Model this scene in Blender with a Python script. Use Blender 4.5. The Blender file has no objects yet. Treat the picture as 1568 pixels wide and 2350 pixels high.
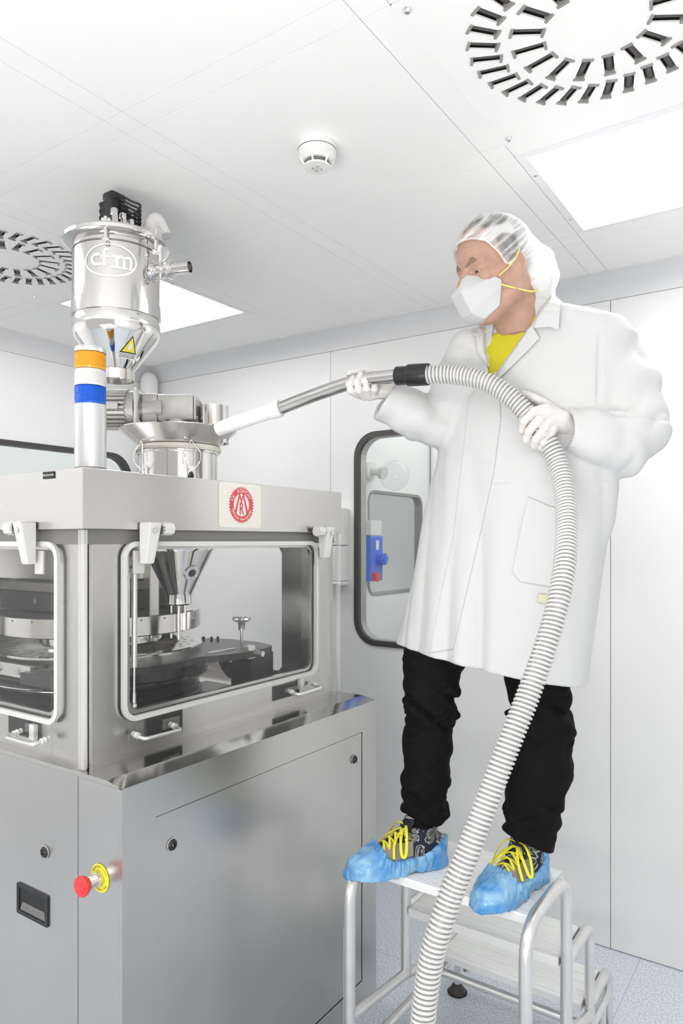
import bpy, bmesh, math, random
import numpy as np
from mathutils import Vector, Matrix
random.seed(7)
D = bpy.data
sc = bpy.context.scene
col = sc.collection
PI = math.pi

# ---------------------------------------------------------------- camera
FPX, CAMX, HZY, CH = 1631.0, 784.0, 1240.0, 1.65
TH = math.atan((1900 - 784) / FPX)
CT, ST = math.cos(TH), math.sin(TH)
cd = D.cameras.new('camera'); cam = D.objects.new('camera', cd); col.objects.link(cam)
cd.sensor_fit = 'HORIZONTAL'; cd.sensor_width = 36; cd.lens = 36 * FPX / 1568
cd.shift_y = 65 / 1568; cd.clip_start = .02
cam.location = (0, 0, CH); cam.rotation_euler = (PI / 2, 0, TH)
sc.camera = cam

# ---------------------------------------------------------------- light, exposure
w = D.worlds.new('world'); sc.world = w; w.use_nodes = True
w.node_tree.nodes['Background'].inputs[0].default_value = (1, .98, .955, 1)
w.node_tree.nodes['Background'].inputs[1].default_value = .55
sc.view_settings.view_transform = 'Standard'; sc.view_settings.look = 'None'
sc.view_settings.gamma = 1; sc.view_settings.exposure = 0.22
sc.view_settings.use_curve_mapping = False
sc.cycles.max_bounces = 14; sc.cycles.diffuse_bounces = 7; sc.cycles.glossy_bounces = 6
sc.cycles.transmission_bounces = 6; sc.cycles.transparent_max_bounces = 24
sc.cycles.caustics_reflective = False; sc.cycles.caustics_refractive = False
sc.cycles.sample_clamp_indirect = 6
LAMP = 7.4          # strength of the ceiling lamps


def W(px, py, d):
    """world point seen at pixel (px,py) at depth d metres in front of the lens"""
    u = (px - CAMX) / FPX * d
    return Vector((CT * u - ST * d, ST * u + CT * d, CH - (py - HZY) / FPX * d))


def CW(u, d, z):
    return Vector((CT * u - ST * d, ST * u + CT * d, z))


# added unseen area light behind the camera, turned up to brighten the ceiling
ad = D.lights.new('added_bounce_light', 'AREA'); ad.shape = 'RECTANGLE'; ad.size = 2.0; ad.size_y = 1.4; ad.energy = 66; ad.color = (1, .98, .955)
ao = D.objects.new('added_bounce_light', ad); col.objects.link(ao); ao.location = (-.25, -1.15, .9); ao.rotation_euler = (math.radians(180 - 22), 0, 0)

# ---------------------------------------------------------------- materials
def mat(name, rgb, rough=.5, metal=0., bump=0., bscale=60., var=0., vscale=8., coat=0., trans=0., ior=1.45, sss=0.,
        emis=0., aniso=None, spec=None, rvar=0., wave=None):
    m = D.materials.new(name); m.use_nodes = True
    nt = m.node_tree; b = nt.nodes['Principled BSDF']; L = nt.links
    b.inputs['Base Color'].default_value = (*rgb, 1)
    b.inputs['Roughness'].default_value = rough
    b.inputs['Metallic'].default_value = metal
    b.inputs['IOR'].default_value = ior
    if spec is not None: b.inputs['Specular IOR Level'].default_value = spec
    if coat: b.inputs['Coat Weight'].default_value = coat; b.inputs['Coat Roughness'].default_value = .08
    if trans: b.inputs['Transmission Weight'].default_value = trans
    if sss:
        b.inputs['Subsurface Weight'].default_value = sss; b.inputs['Subsurface Radius'].default_value = (.012, .005, .003)
        b.inputs['Subsurface Scale'].default_value = 1.0
    if emis:
        b.inputs['Emission Color'].default_value = (*rgb, 1); b.inputs['Emission Strength'].default_value = emis
    tc = nt.nodes.new('ShaderNodeTexCoord')
    mp = nt.nodes.new('ShaderNodeMapping'); L.new(tc.outputs['Object'], mp.inputs[0])
    if aniso: mp.inputs['Scale'].default_value = aniso
    if var:
        n = nt.nodes.new('ShaderNodeTexNoise'); n.inputs['Scale'].default_value = vscale; n.inputs['Detail'].default_value = 5
        L.new(mp.outputs[0], n.inputs['Vector'])
        r = nt.nodes.new('ShaderNodeMapRange'); r.inputs['From Min'].default_value = .3; r.inputs['From Max'].default_value = .7
        r.inputs['To Min'].default_value = 1 - var; r.inputs['To Max'].default_value = 1 + var
        L.new(n.outputs['Fac'], r.inputs[0])
        v = nt.nodes.new('ShaderNodeVectorMath'); v.operation = 'SCALE'; v.inputs[0].default_value = rgb
        L.new(r.outputs[0], v.inputs['Scale']); L.new(v.outputs[0], b.inputs['Base Color'])
    if rvar:
        n = nt.nodes.new('ShaderNodeTexNoise'); n.inputs['Scale'].default_value = vscale * .6; n.inputs['Detail'].default_value = 4
        L.new(mp.outputs[0], n.inputs['Vector'])
        r = nt.nodes.new('ShaderNodeMapRange'); r.inputs['From Min'].default_value = .3; r.inputs['From Max'].default_value = .7
        r.inputs['To Min'].default_value = rough - rvar; r.inputs['To Max'].default_value = rough + rvar
        L.new(n.outputs['Fac'], r.inputs[0]); L.new(r.outputs[0], b.inputs['Roughness'])
    if bump:
        n = nt.nodes.new('ShaderNodeTexNoise'); n.inputs['Scale'].default_value = bscale; n.inputs['Detail'].default_value = 6
        L.new(mp.outputs[0], n.inputs['Vector'])
        bp = nt.nodes.new('ShaderNodeBump'); bp.inputs['Strength'].default_value = bump; bp.inputs['Distance'].default_value = .01
        L.new(n.outputs['Fac'], bp.inputs['Height']); L.new(bp.outputs[0], b.inputs['Normal'])
    return m


def clear_mat(name, tint=(1, 1, 1), film=.05, ior=1.45, rough=.03, filmcol=(.9, .9, .9)):
    """thin clear sheet: transparent, a little milky, with mirror reflections at its surface"""
    m = D.materials.new(name); m.use_nodes = True; nt = m.node_tree; nt.nodes.clear(); L = nt.links
    o = nt.nodes.new('ShaderNodeOutputMaterial'); t = nt.nodes.new('ShaderNodeBsdfTransparent'); t.inputs[0].default_value = (*tint, 1)
    d = nt.nodes.new('ShaderNodeBsdfDiffuse'); d.inputs[0].default_value = (*filmcol, 1)
    g = nt.nodes.new('ShaderNodeBsdfGlossy'); g.inputs['Roughness'].default_value = rough
    f = nt.nodes.new('ShaderNodeFresnel'); f.inputs[0].default_value = ior
    a = nt.nodes.new('ShaderNodeMixShader'); a.inputs[0].default_value = film
    b = nt.nodes.new('ShaderNodeMixShader')
    L.new(t.outputs[0], a.inputs[1]); L.new(d.outputs[0], a.inputs[2])
    ge = nt.nodes.new('ShaderNodeNewGeometry'); mu = nt.nodes.new('ShaderNodeMath'); mu.operation = 'SUBTRACT'; mu.inputs[0].default_value = 1
    m2 = nt.nodes.new('ShaderNodeMath'); m2.operation = 'MULTIPLY'; L.new(ge.outputs['Backfacing'], mu.inputs[1]); L.new(mu.outputs[0], m2.inputs[0]); L.new(f.outputs[0], m2.inputs[1])
    L.new(m2.outputs[0], b.inputs[0]); L.new(a.outputs[0], b.inputs[1]); L.new(g.outputs[0], b.inputs[2]); L.new(b.outputs[0], o.inputs[0])
    return m


M = {}
M['wall'] = mat('white_wall_panel', (.86, .86, .855), .38, bump=.02, bscale=4)
M['ceil'] = mat('white_ceiling_panel', (.91, .905, .895), .45)
M['cove'] = mat('grey_white_aluminium_trim', (.76, .765, .775), .35)
M['joint'] = mat('joint_sealant', (.62, .61, .60), .7)
M['lamp'] = mat('lamp_diffuser', (1, 1, 1), .5, emis=LAMP)
M['added_glow'] = mat('added_dim_glow', (1, 1, 1), .5, emis=2.2)  # glow of the unseen panels added in the rooms beyond
M['lframe'] = mat('lamp_frame_white', (.86, .86, .88), .4)
M['steel'] = mat('brushed_stainless', (.68, .667, .65), .27, 1, var=.03, vscale=1.5, rvar=.03)
M['steelv'] = mat('satin_stainless_sheet', (.61, .60, .585), .3, 1, bump=.05, bscale=1.1, var=.08, vscale=1.5, rvar=.05)
M['polish'] = mat('polished_stainless', (.70, .685, .67), .12, 1, bump=.02, bscale=14)
M['chrome'] = mat('bright_chrome', (.8, .79, .78), .07, 1)
M['cast'] = mat('cast_aluminium_paint', (.50, .49, .47), .45, .6, bump=.15, bscale=90, var=.08, vscale=20)
M['alu'] = mat('tubular_aluminium', (.78, .775, .765), .33, .85, bump=.05, bscale=120, var=.07, vscale=9)
M['tread'] = mat('ribbed_aluminium_tread', (.93, .93, .925), .45, .1)
M['ledge'] = mat('mirror_finish_ledge', (.60, .59, .575), .11, 1, var=.03, vscale=2)
M['deck'] = mat('polished_deck', (.72, .71, .70), .12, 1)
M['anod'] = mat('satin_aluminium_tube', (.74, .74, .75), .3, .8)
M['dark'] = mat('black_plastic', (.018, .018, .02), .38)
M['rubber'] = mat('black_rubber_gasket', (.06, .058, .055), .42)
M['dsteel'] = mat('dark_burnished_steel', (.045, .043, .043), .3, .5)
M['mid'] = mat('grey_steel_block', (.23, .22, .21), .4, .5)
M['wplast'] = mat('white_plastic', (.78, .78, .76), .35)
M['gplast'] = mat('light_grey_plastic', (.70, .69, .67), .4)
M['beige'] = mat('beige_nylon', (.56, .53, .47), .5)
M['seal'] = mat('cream_rubber_seal', (.78, .75, .66), .5)
M['gask'] = mat('pale_grey_gasket', (.78, .78, .77), .45)
M['amber'] = mat('amber_lens', (.95, .45, .02), .2, trans=.25, coat=.5)
M['clearl'] = mat('clear_lens', (.88, .87, .86), .2, trans=.25, coat=.5)
M['bluel'] = mat('blue_lens', (.0, .12, .68), .2, trans=.2, coat=.5)
M['red'] = mat('red_plastic', (.80, .045, .05), .35)
M['yel'] = mat('yellow_plastic', (.85, .78, .05), .4)
M['ink'] = mat('black_ink', (.02, .02, .02), .6)
M['blue'] = mat('blue_plastic_socket', (.10, .20, .75), .4)
M['violet'] = mat('blue_grey_fitting', (.20, .22, .42), .4)
M['logo_red'] = mat('logo_red', (.66, .07, .09), .5)
M['plaque'] = mat('cream_enamel_plate', (.76, .74, .68), .4)
M['etch'] = mat('etched_pale_marking', (.86, .85, .84), .6)
M['slot'] = mat('diffuser_slot_dark', (.085, .078, .075), .5)
M['slotcap'] = mat('diffuser_slot_grey', (.30, .29, .28), .5)
M['frost'] = mat('translucent_nozzle', (.87, .87, .865), .4)
M['acry'] = clear_mat('clear_acrylic_sheet', (.975, .975, .97), .018, 1.33)
M['acryedge'] = clear_mat('acrylic_edge', (.95, .95, .95), .24, 1.5)
M['glass'] = clear_mat('window_glass', (.93, .95, .945), .02, 1.35, .01)
M['tinted'] = clear_mat('tinted_glass', (.90, .92, .905), .06, 1.35, .01)
M['bulb'] = clear_mat('clear_globe', (.97, .97, .97), .08, 1.45)


# ---------------------------------------------------------------- mesh helpers
def tf(bm, vs, mtx):
    bmesh.ops.transform(bm, matrix=mtx, verts=vs)


def box(bm, x0, x1, y0, y1, z0, z1, bev=0.):
    r = bmesh.ops.create_cube(bm, size=1)
    vs = r['verts']
    tf(bm, vs, Matrix.Translation(((x0 + x1) / 2, (y0 + y1) / 2, (z0 + z1) / 2)) @ Matrix.Diagonal((x1 - x0, y1 - y0, z1 - z0, 1)))
    if bev:
        es = list({e for v in vs for e in v.link_edges})
        bmesh.ops.bevel(bm, geom=es, offset=bev, segments=2, affect='EDGES', profile=.5)
    return bm


def frame(a, b):
    d = (Vector(b) - Vector(a)); L = d.length; q = Vector((0, 0, 1)).rotation_difference(d.normalized())
    return Matrix.Translation(Vector(a)) @ q.to_matrix().to_4x4(), L


def rod(bm, a, b, r, r2=None, seg=20):
    m, L = frame(a, b)
    res = bmesh.ops.create_cone(bm, cap_ends=True, segments=seg, radius1=r, radius2=r if r2 is None else r2, depth=L)
    tf(bm, res['verts'], m @ Matrix.Translation((0, 0, L / 2)))


def lathe(bm, prof, mtx=Matrix.Identity(4), seg=56, a0=0., a1=2 * PI):
    full = abs(a1 - a0 - 2 * PI) < 1e-6
    n = seg if full else seg + 1
    rings = []
    for r, z in prof:
        if r < 1e-6:
            rings.append([bm.verts.new(mtx @ Vector((0, 0, z)))])
        else:
            rings.append([bm.verts.new(mtx @ Vector((r * math.cos(a0 + (a1 - a0) * i / seg), r * math.sin(a0 + (a1 - a0) * i / seg), z))) for i in range(n)])
    for A, B in zip(rings, rings[1:]):
        m = n if full else n - 1
        for i in range(m):
            j = (i + 1) % n
            try:
                if len(A) == 1 and len(B) > 1: bm.faces.new((A[0], B[j], B[i]))
                elif len(B) == 1 and len(A) > 1: bm.faces.new((A[i], A[j], B[0]))
                elif len(A) > 1: bm.faces.new((A[i], A[j], B[j], B[i]))
            except ValueError: pass


def spline(pts, n=10, closed=False):
    P = [Vector(p) for p in pts]; out = []
    N = len(P); rng = range(N if closed else N - 1)
    for i in rng:
        p0 = P[(i - 1) % N] if closed or i > 0 else P[0] * 2 - P[1]
        p1 = P[i]; p2 = P[(i + 1) % N]
        p3 = P[(i + 2) % N] if closed or i + 2 < N else P[-1] * 2 - P[-2]
        for k in range(n):
            t = k / n
            out.append(.5 * ((2 * p1) + (p2 - p0) * t + (2 * p0 - 5 * p1 + 4 * p2 - p3) * t * t + (3 * p1 - p0 - 3 * p2 + p3) * t ** 3))
    if not closed: out.append(P[-1].copy())
    return out


def tube(bm, pts, r, seg=12, closed=False, cap=True, flat=None):
    """sweep a circle (or ellipse if flat=(rx,ry)) along points; r may be a list"""
    P = [Vector(p) for p in pts]; N = len(P)
    T = []
    for i in range(N):
        a = P[(i - 1) % N] if closed or i else P[0]; b = P[(i + 1) % N] if closed or i < N - 1 else P[-1]
        T.append((b - a).normalized())
    up = Vector((0, 0, 1)) if abs(T[0].z) < .9 else Vector((1, 0, 0))
    nrm = (up - T[0] * up.dot(T[0])).normalized(); rings = []
    for i in range(N):
        if i: 
            q = T[i - 1].rotation_difference(T[i]); nrm = (q @ nrm); nrm = (nrm - T[i] * nrm.dot(T[i])).normalized()
        bn = T[i].cross(nrm); rr = r[i] if isinstance(r, (list, tuple, np.ndarray)) else r
        rx, ry = (rr, rr) if flat is None else (rr * flat[0], rr * flat[1])
        rings.append([bm.verts.new(P[i] + nrm * (rx * math.cos(2 * PI * k / seg)) + bn * (ry * math.sin(2 * PI * k / seg))) for k in range(seg)])
    for i in range(N if closed else N - 1):
        A, B = rings[i], rings[(i + 1) % N]
        for k in range(seg):
            bm.faces.new((A[k], A[(k + 1) % seg], B[(k + 1) % seg], B[k]))
    if cap and not closed:
        bm.faces.new(list(reversed(rings[0]))); bm.faces.new(rings[-1])


def fillet(pts, r, n=6):
    """polyline with rounded corners"""
    P = [Vector(p) for p in pts]; out = [P[0]]
    for i in range(1, len(P) - 1):
        a = (P[i - 1] - P[i]).normalized(); b = (P[i + 1] - P[i]).normalized()
        for k in range(n + 1):
            t = k / n; p = P[i]
            out.append((p + a * r) * (1 - t) ** 2 + p * 2 * t * (1 - t) + (p + b * r) * t * t)
    out.append(P[-1]); return out


def rrect(x0, x1, y0, y1, r, n=8):
    out = []
    for cx, cy, a in ((x1 - r, y1 - r, 0), (x0 + r, y1 - r, PI / 2), (x0 + r, y0 + r, PI), (x1 - r, y0 + r, 1.5 * PI)):
        out += [(cx + r * math.cos(a + PI / 2 * k / n), cy + r * math.sin(a + PI / 2 * k / n)) for k in range(n + 1)]
    return out


def holed(bm, outer, holes, place, t):
    """flat plate with holes; place(u,v,h)->Vector, thickness t"""
    allE = []; loops = []
    for lp in [outer] + holes:
        vs = [bm.verts.new(place(u, v, 0)) for u, v in lp]; loops.append(vs)
        allE += [bm.edges.new((vs[i], vs[(i + 1) % len(vs)])) for i in range(len(vs))]
    res = bmesh.ops.triangle_fill(bm, use_beauty=True, use_dissolve=False, edges=allE)
    fs = [f for f in res['geom'] if isinstance(f, bmesh.types.BMFace)]
    e = bmesh.ops.extrude_face_region(bm, geom=fs)
    vs = [v for v in e['geom'] if isinstance(v, bmesh.types.BMVert)]
    d = place(0, 0, t) - place(0, 0, 0)
    for v in vs: v.co += d
    bmesh.ops.recalc_face_normals(bm, faces=bm.faces[:])


def prism(bm, poly, place, t):
    holed(bm, poly, [], place, t)


def obj(name, bm, m, parent=None, smooth=False, kind=None, label=None, sharp=35):
    if isinstance(bm, bmesh.types.BMesh):
        bmesh.ops.recalc_face_normals(bm, faces=bm.faces[:])
        me = D.meshes.new(name); bm.to_mesh(me); bm.free()
    else: me = bm; me.name = name
    ms = m if isinstance(m, (list, tuple)) else [m]
    if not me.materials:
        for k in ms: me.materials.append(M[k] if isinstance(k, str) else k)
    if smooth:
        me.polygons.foreach_set('use_smooth', [True] * len(me.polygons))
        try: me.set_sharp_from_angle(angle=math.radians(sharp))
        except Exception: pass
    o = D.objects.new(name, me); col.objects.link(o)
    if parent: o.parent = parent; o.matrix_parent_inverse = parent.matrix_basis.inverted()
    if kind: o['kind'] = kind
    if label: o['label'] = label
    return o


def B(): return bmesh.new()


def thing(name, label, cat, loc, group=None):
    o = D.objects.new(name, None); col.objects.link(o); o.location = loc
    o.empty_display_size = .05
    o['label'] = label; o['category'] = cat
    if group: o['group'] = group
    return o


def tag(o, label, cat, group=None):
    o['label'] = label; o['category'] = cat
    if group: o['group'] = group
    return o


def struct(name, bm, m, parent=None, **k): return obj(name, bm, m, parent, kind=None if parent else 'structure', **k)


def text_bm(s, size=1., font_w=0., bm=None, place=None, t=.0004, align='CENTER', sx=1., offset=0.):
    """flat lettering; place(u,v)->Vector maps letter coordinates on to a surface"""
    cu = D.curves.new('txt', 'FONT'); cu.body = s; cu.size = size; cu.align_x = align; cu.align_y = 'CENTER'; cu.resolution_u = 3
    cu.offset = offset
    o = D.objects.new('txt', cu); col.objects.link(o)
    dg = bpy.context.evaluated_depsgraph_get(); dg.update()
    me = D.meshes.new_from_object(o.evaluated_get(dg))
    D.objects.remove(o); D.curves.remove(cu)
    b2 = bmesh.new(); b2.from_mesh(me); D.meshes.remove(me)
    bm = bm or bmesh.new()
    mp = {}
    for v in b2.verts: mp[v] = bm.verts.new(place(v.co.x * sx, v.co.y))
    for f in b2.faces:
        try: bm.faces.new([mp[v] for v in f.verts])
        except ValueError: pass
    b2.free(); return bm


def dup(root, loc, label=None, group=None):
    r = root.copy(); col.objects.link(r); r.location = loc
    if label: r['label'] = label
    if group: r['group'] = group
    for ch in list(root.children):
        c = ch.copy(); col.objects.link(c); c.parent = r; c.matrix_parent_inverse = ch.matrix_parent_inverse.copy()
        for g in ch.children:
            d = g.copy(); col.objects.link(d); d.parent = c; d.matrix_parent_inverse = g.matrix_parent_inverse.copy()
    return r


# ================================================================ ROOM
XW, YW, ZC = -3.48, 2.98, 2.71
XE, YS = 1.5, -1.7
bm = B(); box(bm, XW - .3, XE + .2, YS - .2, YW + .03, -.08, 0)
fl = mat('floor_vinyl', (.60, .64, .70), .28, bump=.02, bscale=200)
nt = fl.node_tree; L = nt.links; b = nt.nodes['Principled BSDF']
tc = nt.nodes.new('ShaderNodeTexCoord'); n1 = nt.nodes.new('ShaderNodeTexNoise'); n1.inputs['Scale'].default_value = 190; n1.inputs['Detail'].default_value = 3
mpn = nt.nodes.new('ShaderNodeMapping'); mpn.inputs['Scale'].default_value = (1, .55, 1); mpn.inputs['Rotation'].default_value = (0, 0, .5)
L.new(tc.outputs['Object'], mpn.inputs[0]); L.new(mpn.outputs[0], n1.inputs['Vector'])
rp = nt.nodes.new('ShaderNodeValToRGB'); rp.color_ramp.elements[0].position = .38; rp.color_ramp.elements[0].color = (.50, .56, .65, 1)
rp.color_ramp.elements[1].position = .62; rp.color_ramp.elements[1].color = (.80, .82, .85, 1)
e = rp.color_ramp.elements.new(.5); e.color = (.68, .72, .77, 1)
L.new(n1.outputs['Fac'], rp.inputs[0])
bk = nt.nodes.new('ShaderNodeTexBrick'); bk.offset = 0; bk.inputs['Scale'].default_value = 1; bk.inputs['Brick Width'].default_value = .61; bk.inputs['Row Height'].default_value = .61
bk.inputs['Mortar Size'].default_value = .0015; bk.inputs['Mortar Smooth'].default_value = 0
bk.inputs['Mortar'].default_value = (.45, .50, .58, 1)
L.new(tc.outputs['Object'], bk.inputs['Vector']); L.new(rp.outputs[0], bk.inputs['Color1']); L.new(rp.outputs[0], bk.inputs['Color2'])
L.new(bk.outputs['Color'], b.inputs['Base Color'])
struct('floor', bm, fl)

# back wall: panels with sealed joints, window hole
WX0, WX1, WZ0, WZ1 = -1.945, -1.12, 1.145, 2.172
TZ = 2.62


def pY(y, s=1): return lambda u, v, h: Vector((u, y + h * s, v))
def pX(x, s=1): return lambda u, v, h: Vector((x + h * s, u, v))
def pZ(z, s=1): return lambda u, v, h: Vector((u, v, z + h * s))


bm = B()
box(bm, XW, -2.1085, YW, YW + .05, .004, TZ - .002)
holed(bm, [(-2.1055, .004), (-.7245, .004), (-.7245, TZ - .002), (-2.1055, TZ - .002)], [rrect(WX0, WX1, WZ0, WZ1, .11)], pY(YW), .05)
box(bm, -.7215, XE, YW, YW + .05, .004, TZ - .002)
wb = struct('wall_back', bm, 'wall')
bm = B(); box(bm, XW - .05, WX0 - .05, YW + .05, YW + .06, 0, ZC + .1); box(bm, WX1 + .05, XE, YW + .05, YW + .06, 0, ZC + .1)
box(bm, WX0 - .05, WX1 + .05, YW + .05, YW + .06, 0, WZ0 - .05); box(bm, WX0 - .05, WX1 + .05, YW + .05, YW + .06, WZ1 + .05, ZC + .1)
obj('joint_backing', bm, 'joint', wb)
# left wall with window hole
LY0, LY1, LZ0, LZ1 = 1.0, 2.815, 1.15, 2.152
bm = B()
holed(bm, [(YS, .004), (YW, .004), (YW, TZ - .002), (YS, TZ - .002)], [rrect(LY0, LY1, LZ0, LZ1, .13)], pX(XW, -1), .05)
struct('wall_left', bm, 'wall')
bm = B(); box(bm, XE, XE + .05, YS, YW, 0, ZC); struct('wall_right', bm, 'wall')


# coved trims between walls and ceiling
def cove(bm, along, a0, a1, sgn=1):
    R = .088; n = 10; prof = [(0, TZ - .001), (-.006, TZ - .001), (-.006, TZ + .002)]
    for k in range(n + 1):
        a = k / n * PI / 2
        prof.append((-.004 - (R - .004) * (1 - math.cos(a)), TZ + .002 + (R - .006) * math.sin(a)))
    prof += [(-R, ZC), (0.02, ZC), (.02, TZ)]
    def pt(a, q, z): return Vector((a, YW + q, z)) if along == 'x' else Vector((XW - q, a, z))
    A = [bm.verts.new(pt(a0, q, z)) for q, z in prof]; C2 = [bm.verts.new(pt(a1, q, z)) for q, z in prof]
    for i in range(len(prof)):
        j = (i + 1) % len(prof); bm.faces.new((A[i], A[j], C2[j], C2[i]))


bm = B(); cove(bm, 'x', XW, XE); struct('trim_1', bm, 'cove', smooth=True)
bm = B(); cove(bm, 'y', YS, YW); struct('trim_2', bm, 'cove', smooth=True)
# rounded corner upright with domed top
bm = B(); lathe(bm, [(.052, .0), (.052, 2.60), (.050, 2.625), (.042, 2.648), (.026, 2.664), (0, 2.67)], Matrix.Translation((XW + .075, YW - .075, 0)), 32)
struct('trim_3', bm, 'wall', smooth=True)


# windows
def gasket(bm, loop, place, rx=.011, d=.02, seg=8):
    tube(bm, [place(u, v, 0) for u, v in loop], rx, seg, closed=True)


w1 = thing('window_1', '', '', (WX0, YW, WZ0)); del w1['label'], w1['category']; w1['kind'] = 'structure'
bm = B(); holed(bm, rrect(WX0 - .014, WX1 + .014, WZ0 - .014, WZ1 + .014, .122), [rrect(WX0 + .012, WX1 - .012, WZ0 + .012, WZ1 - .012, .10)], pY(YW - .007), .024)
obj('window_gasket', bm, 'rubber', w1)
bm = B(); holed(bm, rrect(WX0 + .004, WX1 - .004, WZ0 + .004, WZ1 - .004, .106), [rrect(WX0 + .013, WX1 - .013, WZ0 + .013, WZ1 - .013, .099)], pY(YW + .016), .05)
obj('window_reveal', bm, 'cast', w1)
bm = B(); prism(bm, rrect(WX0 + .005, WX1 - .005, WZ0 + .005, WZ1 - .005, .104), pY(YW + .006), .006); obj('pane', bm, 'glass', w1)
w2 = thing('window_2', '', '', (XW, LY0, LZ0)); del w2['label'], w2['category']; w2['kind'] = 'structure'
bm = B(); holed(bm, rrect(LY0 - .014, LY1 + .014, LZ0 - .014, LZ1 + .014, .142), [rrect(LY0 + .014, LY1 - .014, LZ0 + .014, LZ1 - .014, .12)], pX(XW + .008, -1), .05)
obj('window_gasket', bm, 'rubber', w2)
bm = B(); prism(bm, rrect(LY0 + .005, LY1 - .005, LZ0 + .005, LZ1 - .005, .124), pX(XW - .006, -1), .006); obj('pane', bm, 'glass', w2)

# rooms beyond the two windows
bm = B(); box(bm, XW - 1.6, XW - 1.55, YS, YW + 2.2, 0, 2.7); struct('wall_corridor', bm, 'wall')
bm = B(); box(bm, XW - 1.55, XW - .05, YS, YW + 2.2, 2.62, 2.7); box(bm, XW - .05, .6, YW + .06, YW + 2.2, 2.62, 2.7); cb_ = struct('ceiling_beyond', bm, 'ceil')
bm = B(); box(bm, -1.9, .3, YW + .25, YW + .85, 2.60, 2.615); box(bm, -3.4, -2.2, YW + .25, YW + .85, 2.60, 2.615); box(bm, XW - 1.2, XW - .6, .2, 4.6, 2.60, 2.615); obj('added_glow_panel', bm, 'added_glow', cb_)  # unseen glowing panels added to light the rooms beyond
bm = B(); box(bm, XW - 1.6, XW - .3, YS, YW + 2.2, -.08, 0); box(bm, XW - .3, .6, YW + .03, YW + 2.2, -.08, 0); struct('floor_beyond', bm, fl)
YB2, XI = 3.96, -2.02
bm = B(); box(bm, XI - .0005, .6, YB2, YB2 + .05, 0, 2.62); struct('wall_far', bm, 'wall')
bm = B(); holed(bm, [(YW + .062, 0), (YB2 + .05, 0), (YB2 + .05, 2.62), (YW + .062, 2.62)], [rrect(3.205, 3.81, 1.355, 1.915, .06)], pX(XI - .001, -1), .045)
wi = struct('wall_inner', bm, 'wall')
bm = B(); box(bm, XW - 1.5, .6, YB2 + 1.2, YB2 + 1.25, 0, 2.62); struct('wall_outer', bm, 'wall')
w3 = thing('window_3', '', '', (XI, 3.205, 1.355)); del w3['label'], w3['category']; w3['kind'] = 'structure'
bm = B(); holed(bm, rrect(3.199, 3.816, 1.349, 1.921, .066), [rrect(3.214, 3.801, 1.364, 1.906, .052)], pX(XI + .003, -1), .05); obj('window_gasket', bm, 'slotcap', w3)
bm = B(); prism(bm, rrect(3.214, 3.801, 1.364, 1.906, .052), pX(XI - .02, -1), .006); obj('pane', bm, 'tinted', w3)
bm = B(); rod(bm, (XI + .035, YB2 - .035, 0), (XI + .035, YB2 - .035, 2.62), .03); struct('trim_4', bm, 'wall', smooth=True)

# ceiling: tiles and strips with open joints under a backing board
bm = B(); g = .0009
cols = [(-3.578, -2.933), (-2.86, -2.215), (-2.145, -1.51), (-1.44, -.785), (-.715, -.07), (0, .655), (.725, 1.42)]
rows = [(2.566, 2.98), (1.89, 2.496), (1.215, 1.82), (.54, 1.145), (-.135, .47), (-.81, -.205), (-1.485, -.88)]
LIGHTS = {(1, 1), (4, 1), (1, 3), (1, 5), (5, 5), (3, 5)}
DIFF = {(1, 2), (4, 2)}
cx = []
for i, (a, c_) in enumerate(cols):
    cx.append((a, c_, i))
    if i + 1 < len(cols): cx.append((c_, cols[i + 1][0], None))
ry = []
for j, (a, c_) in enumerate(rows):
    ry.append((a, c_, j))
    if j + 1 < len(rows): ry.append((rows[j + 1][1], a, None))
for a, c_, i in cx:
    for r0, r1, j in ry:
        if i is not None and j is not None and ((i, j) in LIGHTS or (i, j) in DIFF): continue
        box(bm, max(a, XW) + g, min(c_, XE) - g, max(r0, YS) + g, r1 - g, ZC, ZC + .03)
cl = struct('ceiling', bm, 'ceil')
bm = B(); box(bm, XW - .06, XE + .06, YS - .06, YW + .06, ZC + .09, ZC + .12); obj('joint_backing', bm, 'joint', cl)

# ---------------------------------------------------------------- ceiling lights
c0 = cols[4]; r0 = rows[1]
lx, ly = (c0[0] + c0[1]) / 2, (r0[0] + r0[1]) / 2
HW, HH = .3225 - .0015, .303 - .0015
lt = thing('ceiling_light', '', 'ceiling light', (lx, ly, ZC), 'square recessed ceiling lights')
bm = B(); holed(bm, rrect(lx - HW, lx + HW, ly - HH, ly + HH, .002, 2), [rrect(lx - .295, lx + .295, ly - .2775, ly + .2775, .002, 2)], pZ(ZC - .001), .05)
obj('frame', bm, 'lframe', lt)
bm = B(); box(bm, lx - .294, lx + .294, ly - .2765, ly + .2765, ZC + .004, ZC + .012); obj('diffuser', bm, 'lamp', lt)
for sx in (-1, 1):
    for sy in (-1, 1):
        bm = B(); lathe(bm, [(0, -.0035), (.0045, -.003), (.006, -.001)], Matrix.Translation((lx + sx * .308, ly + sy * .17, ZC)), 16); obj('screw', bm, 'cast', lt, smooth=True)
lt['label'] = 'bright square ceiling light on the right, above and behind the man in the hair net'
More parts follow.
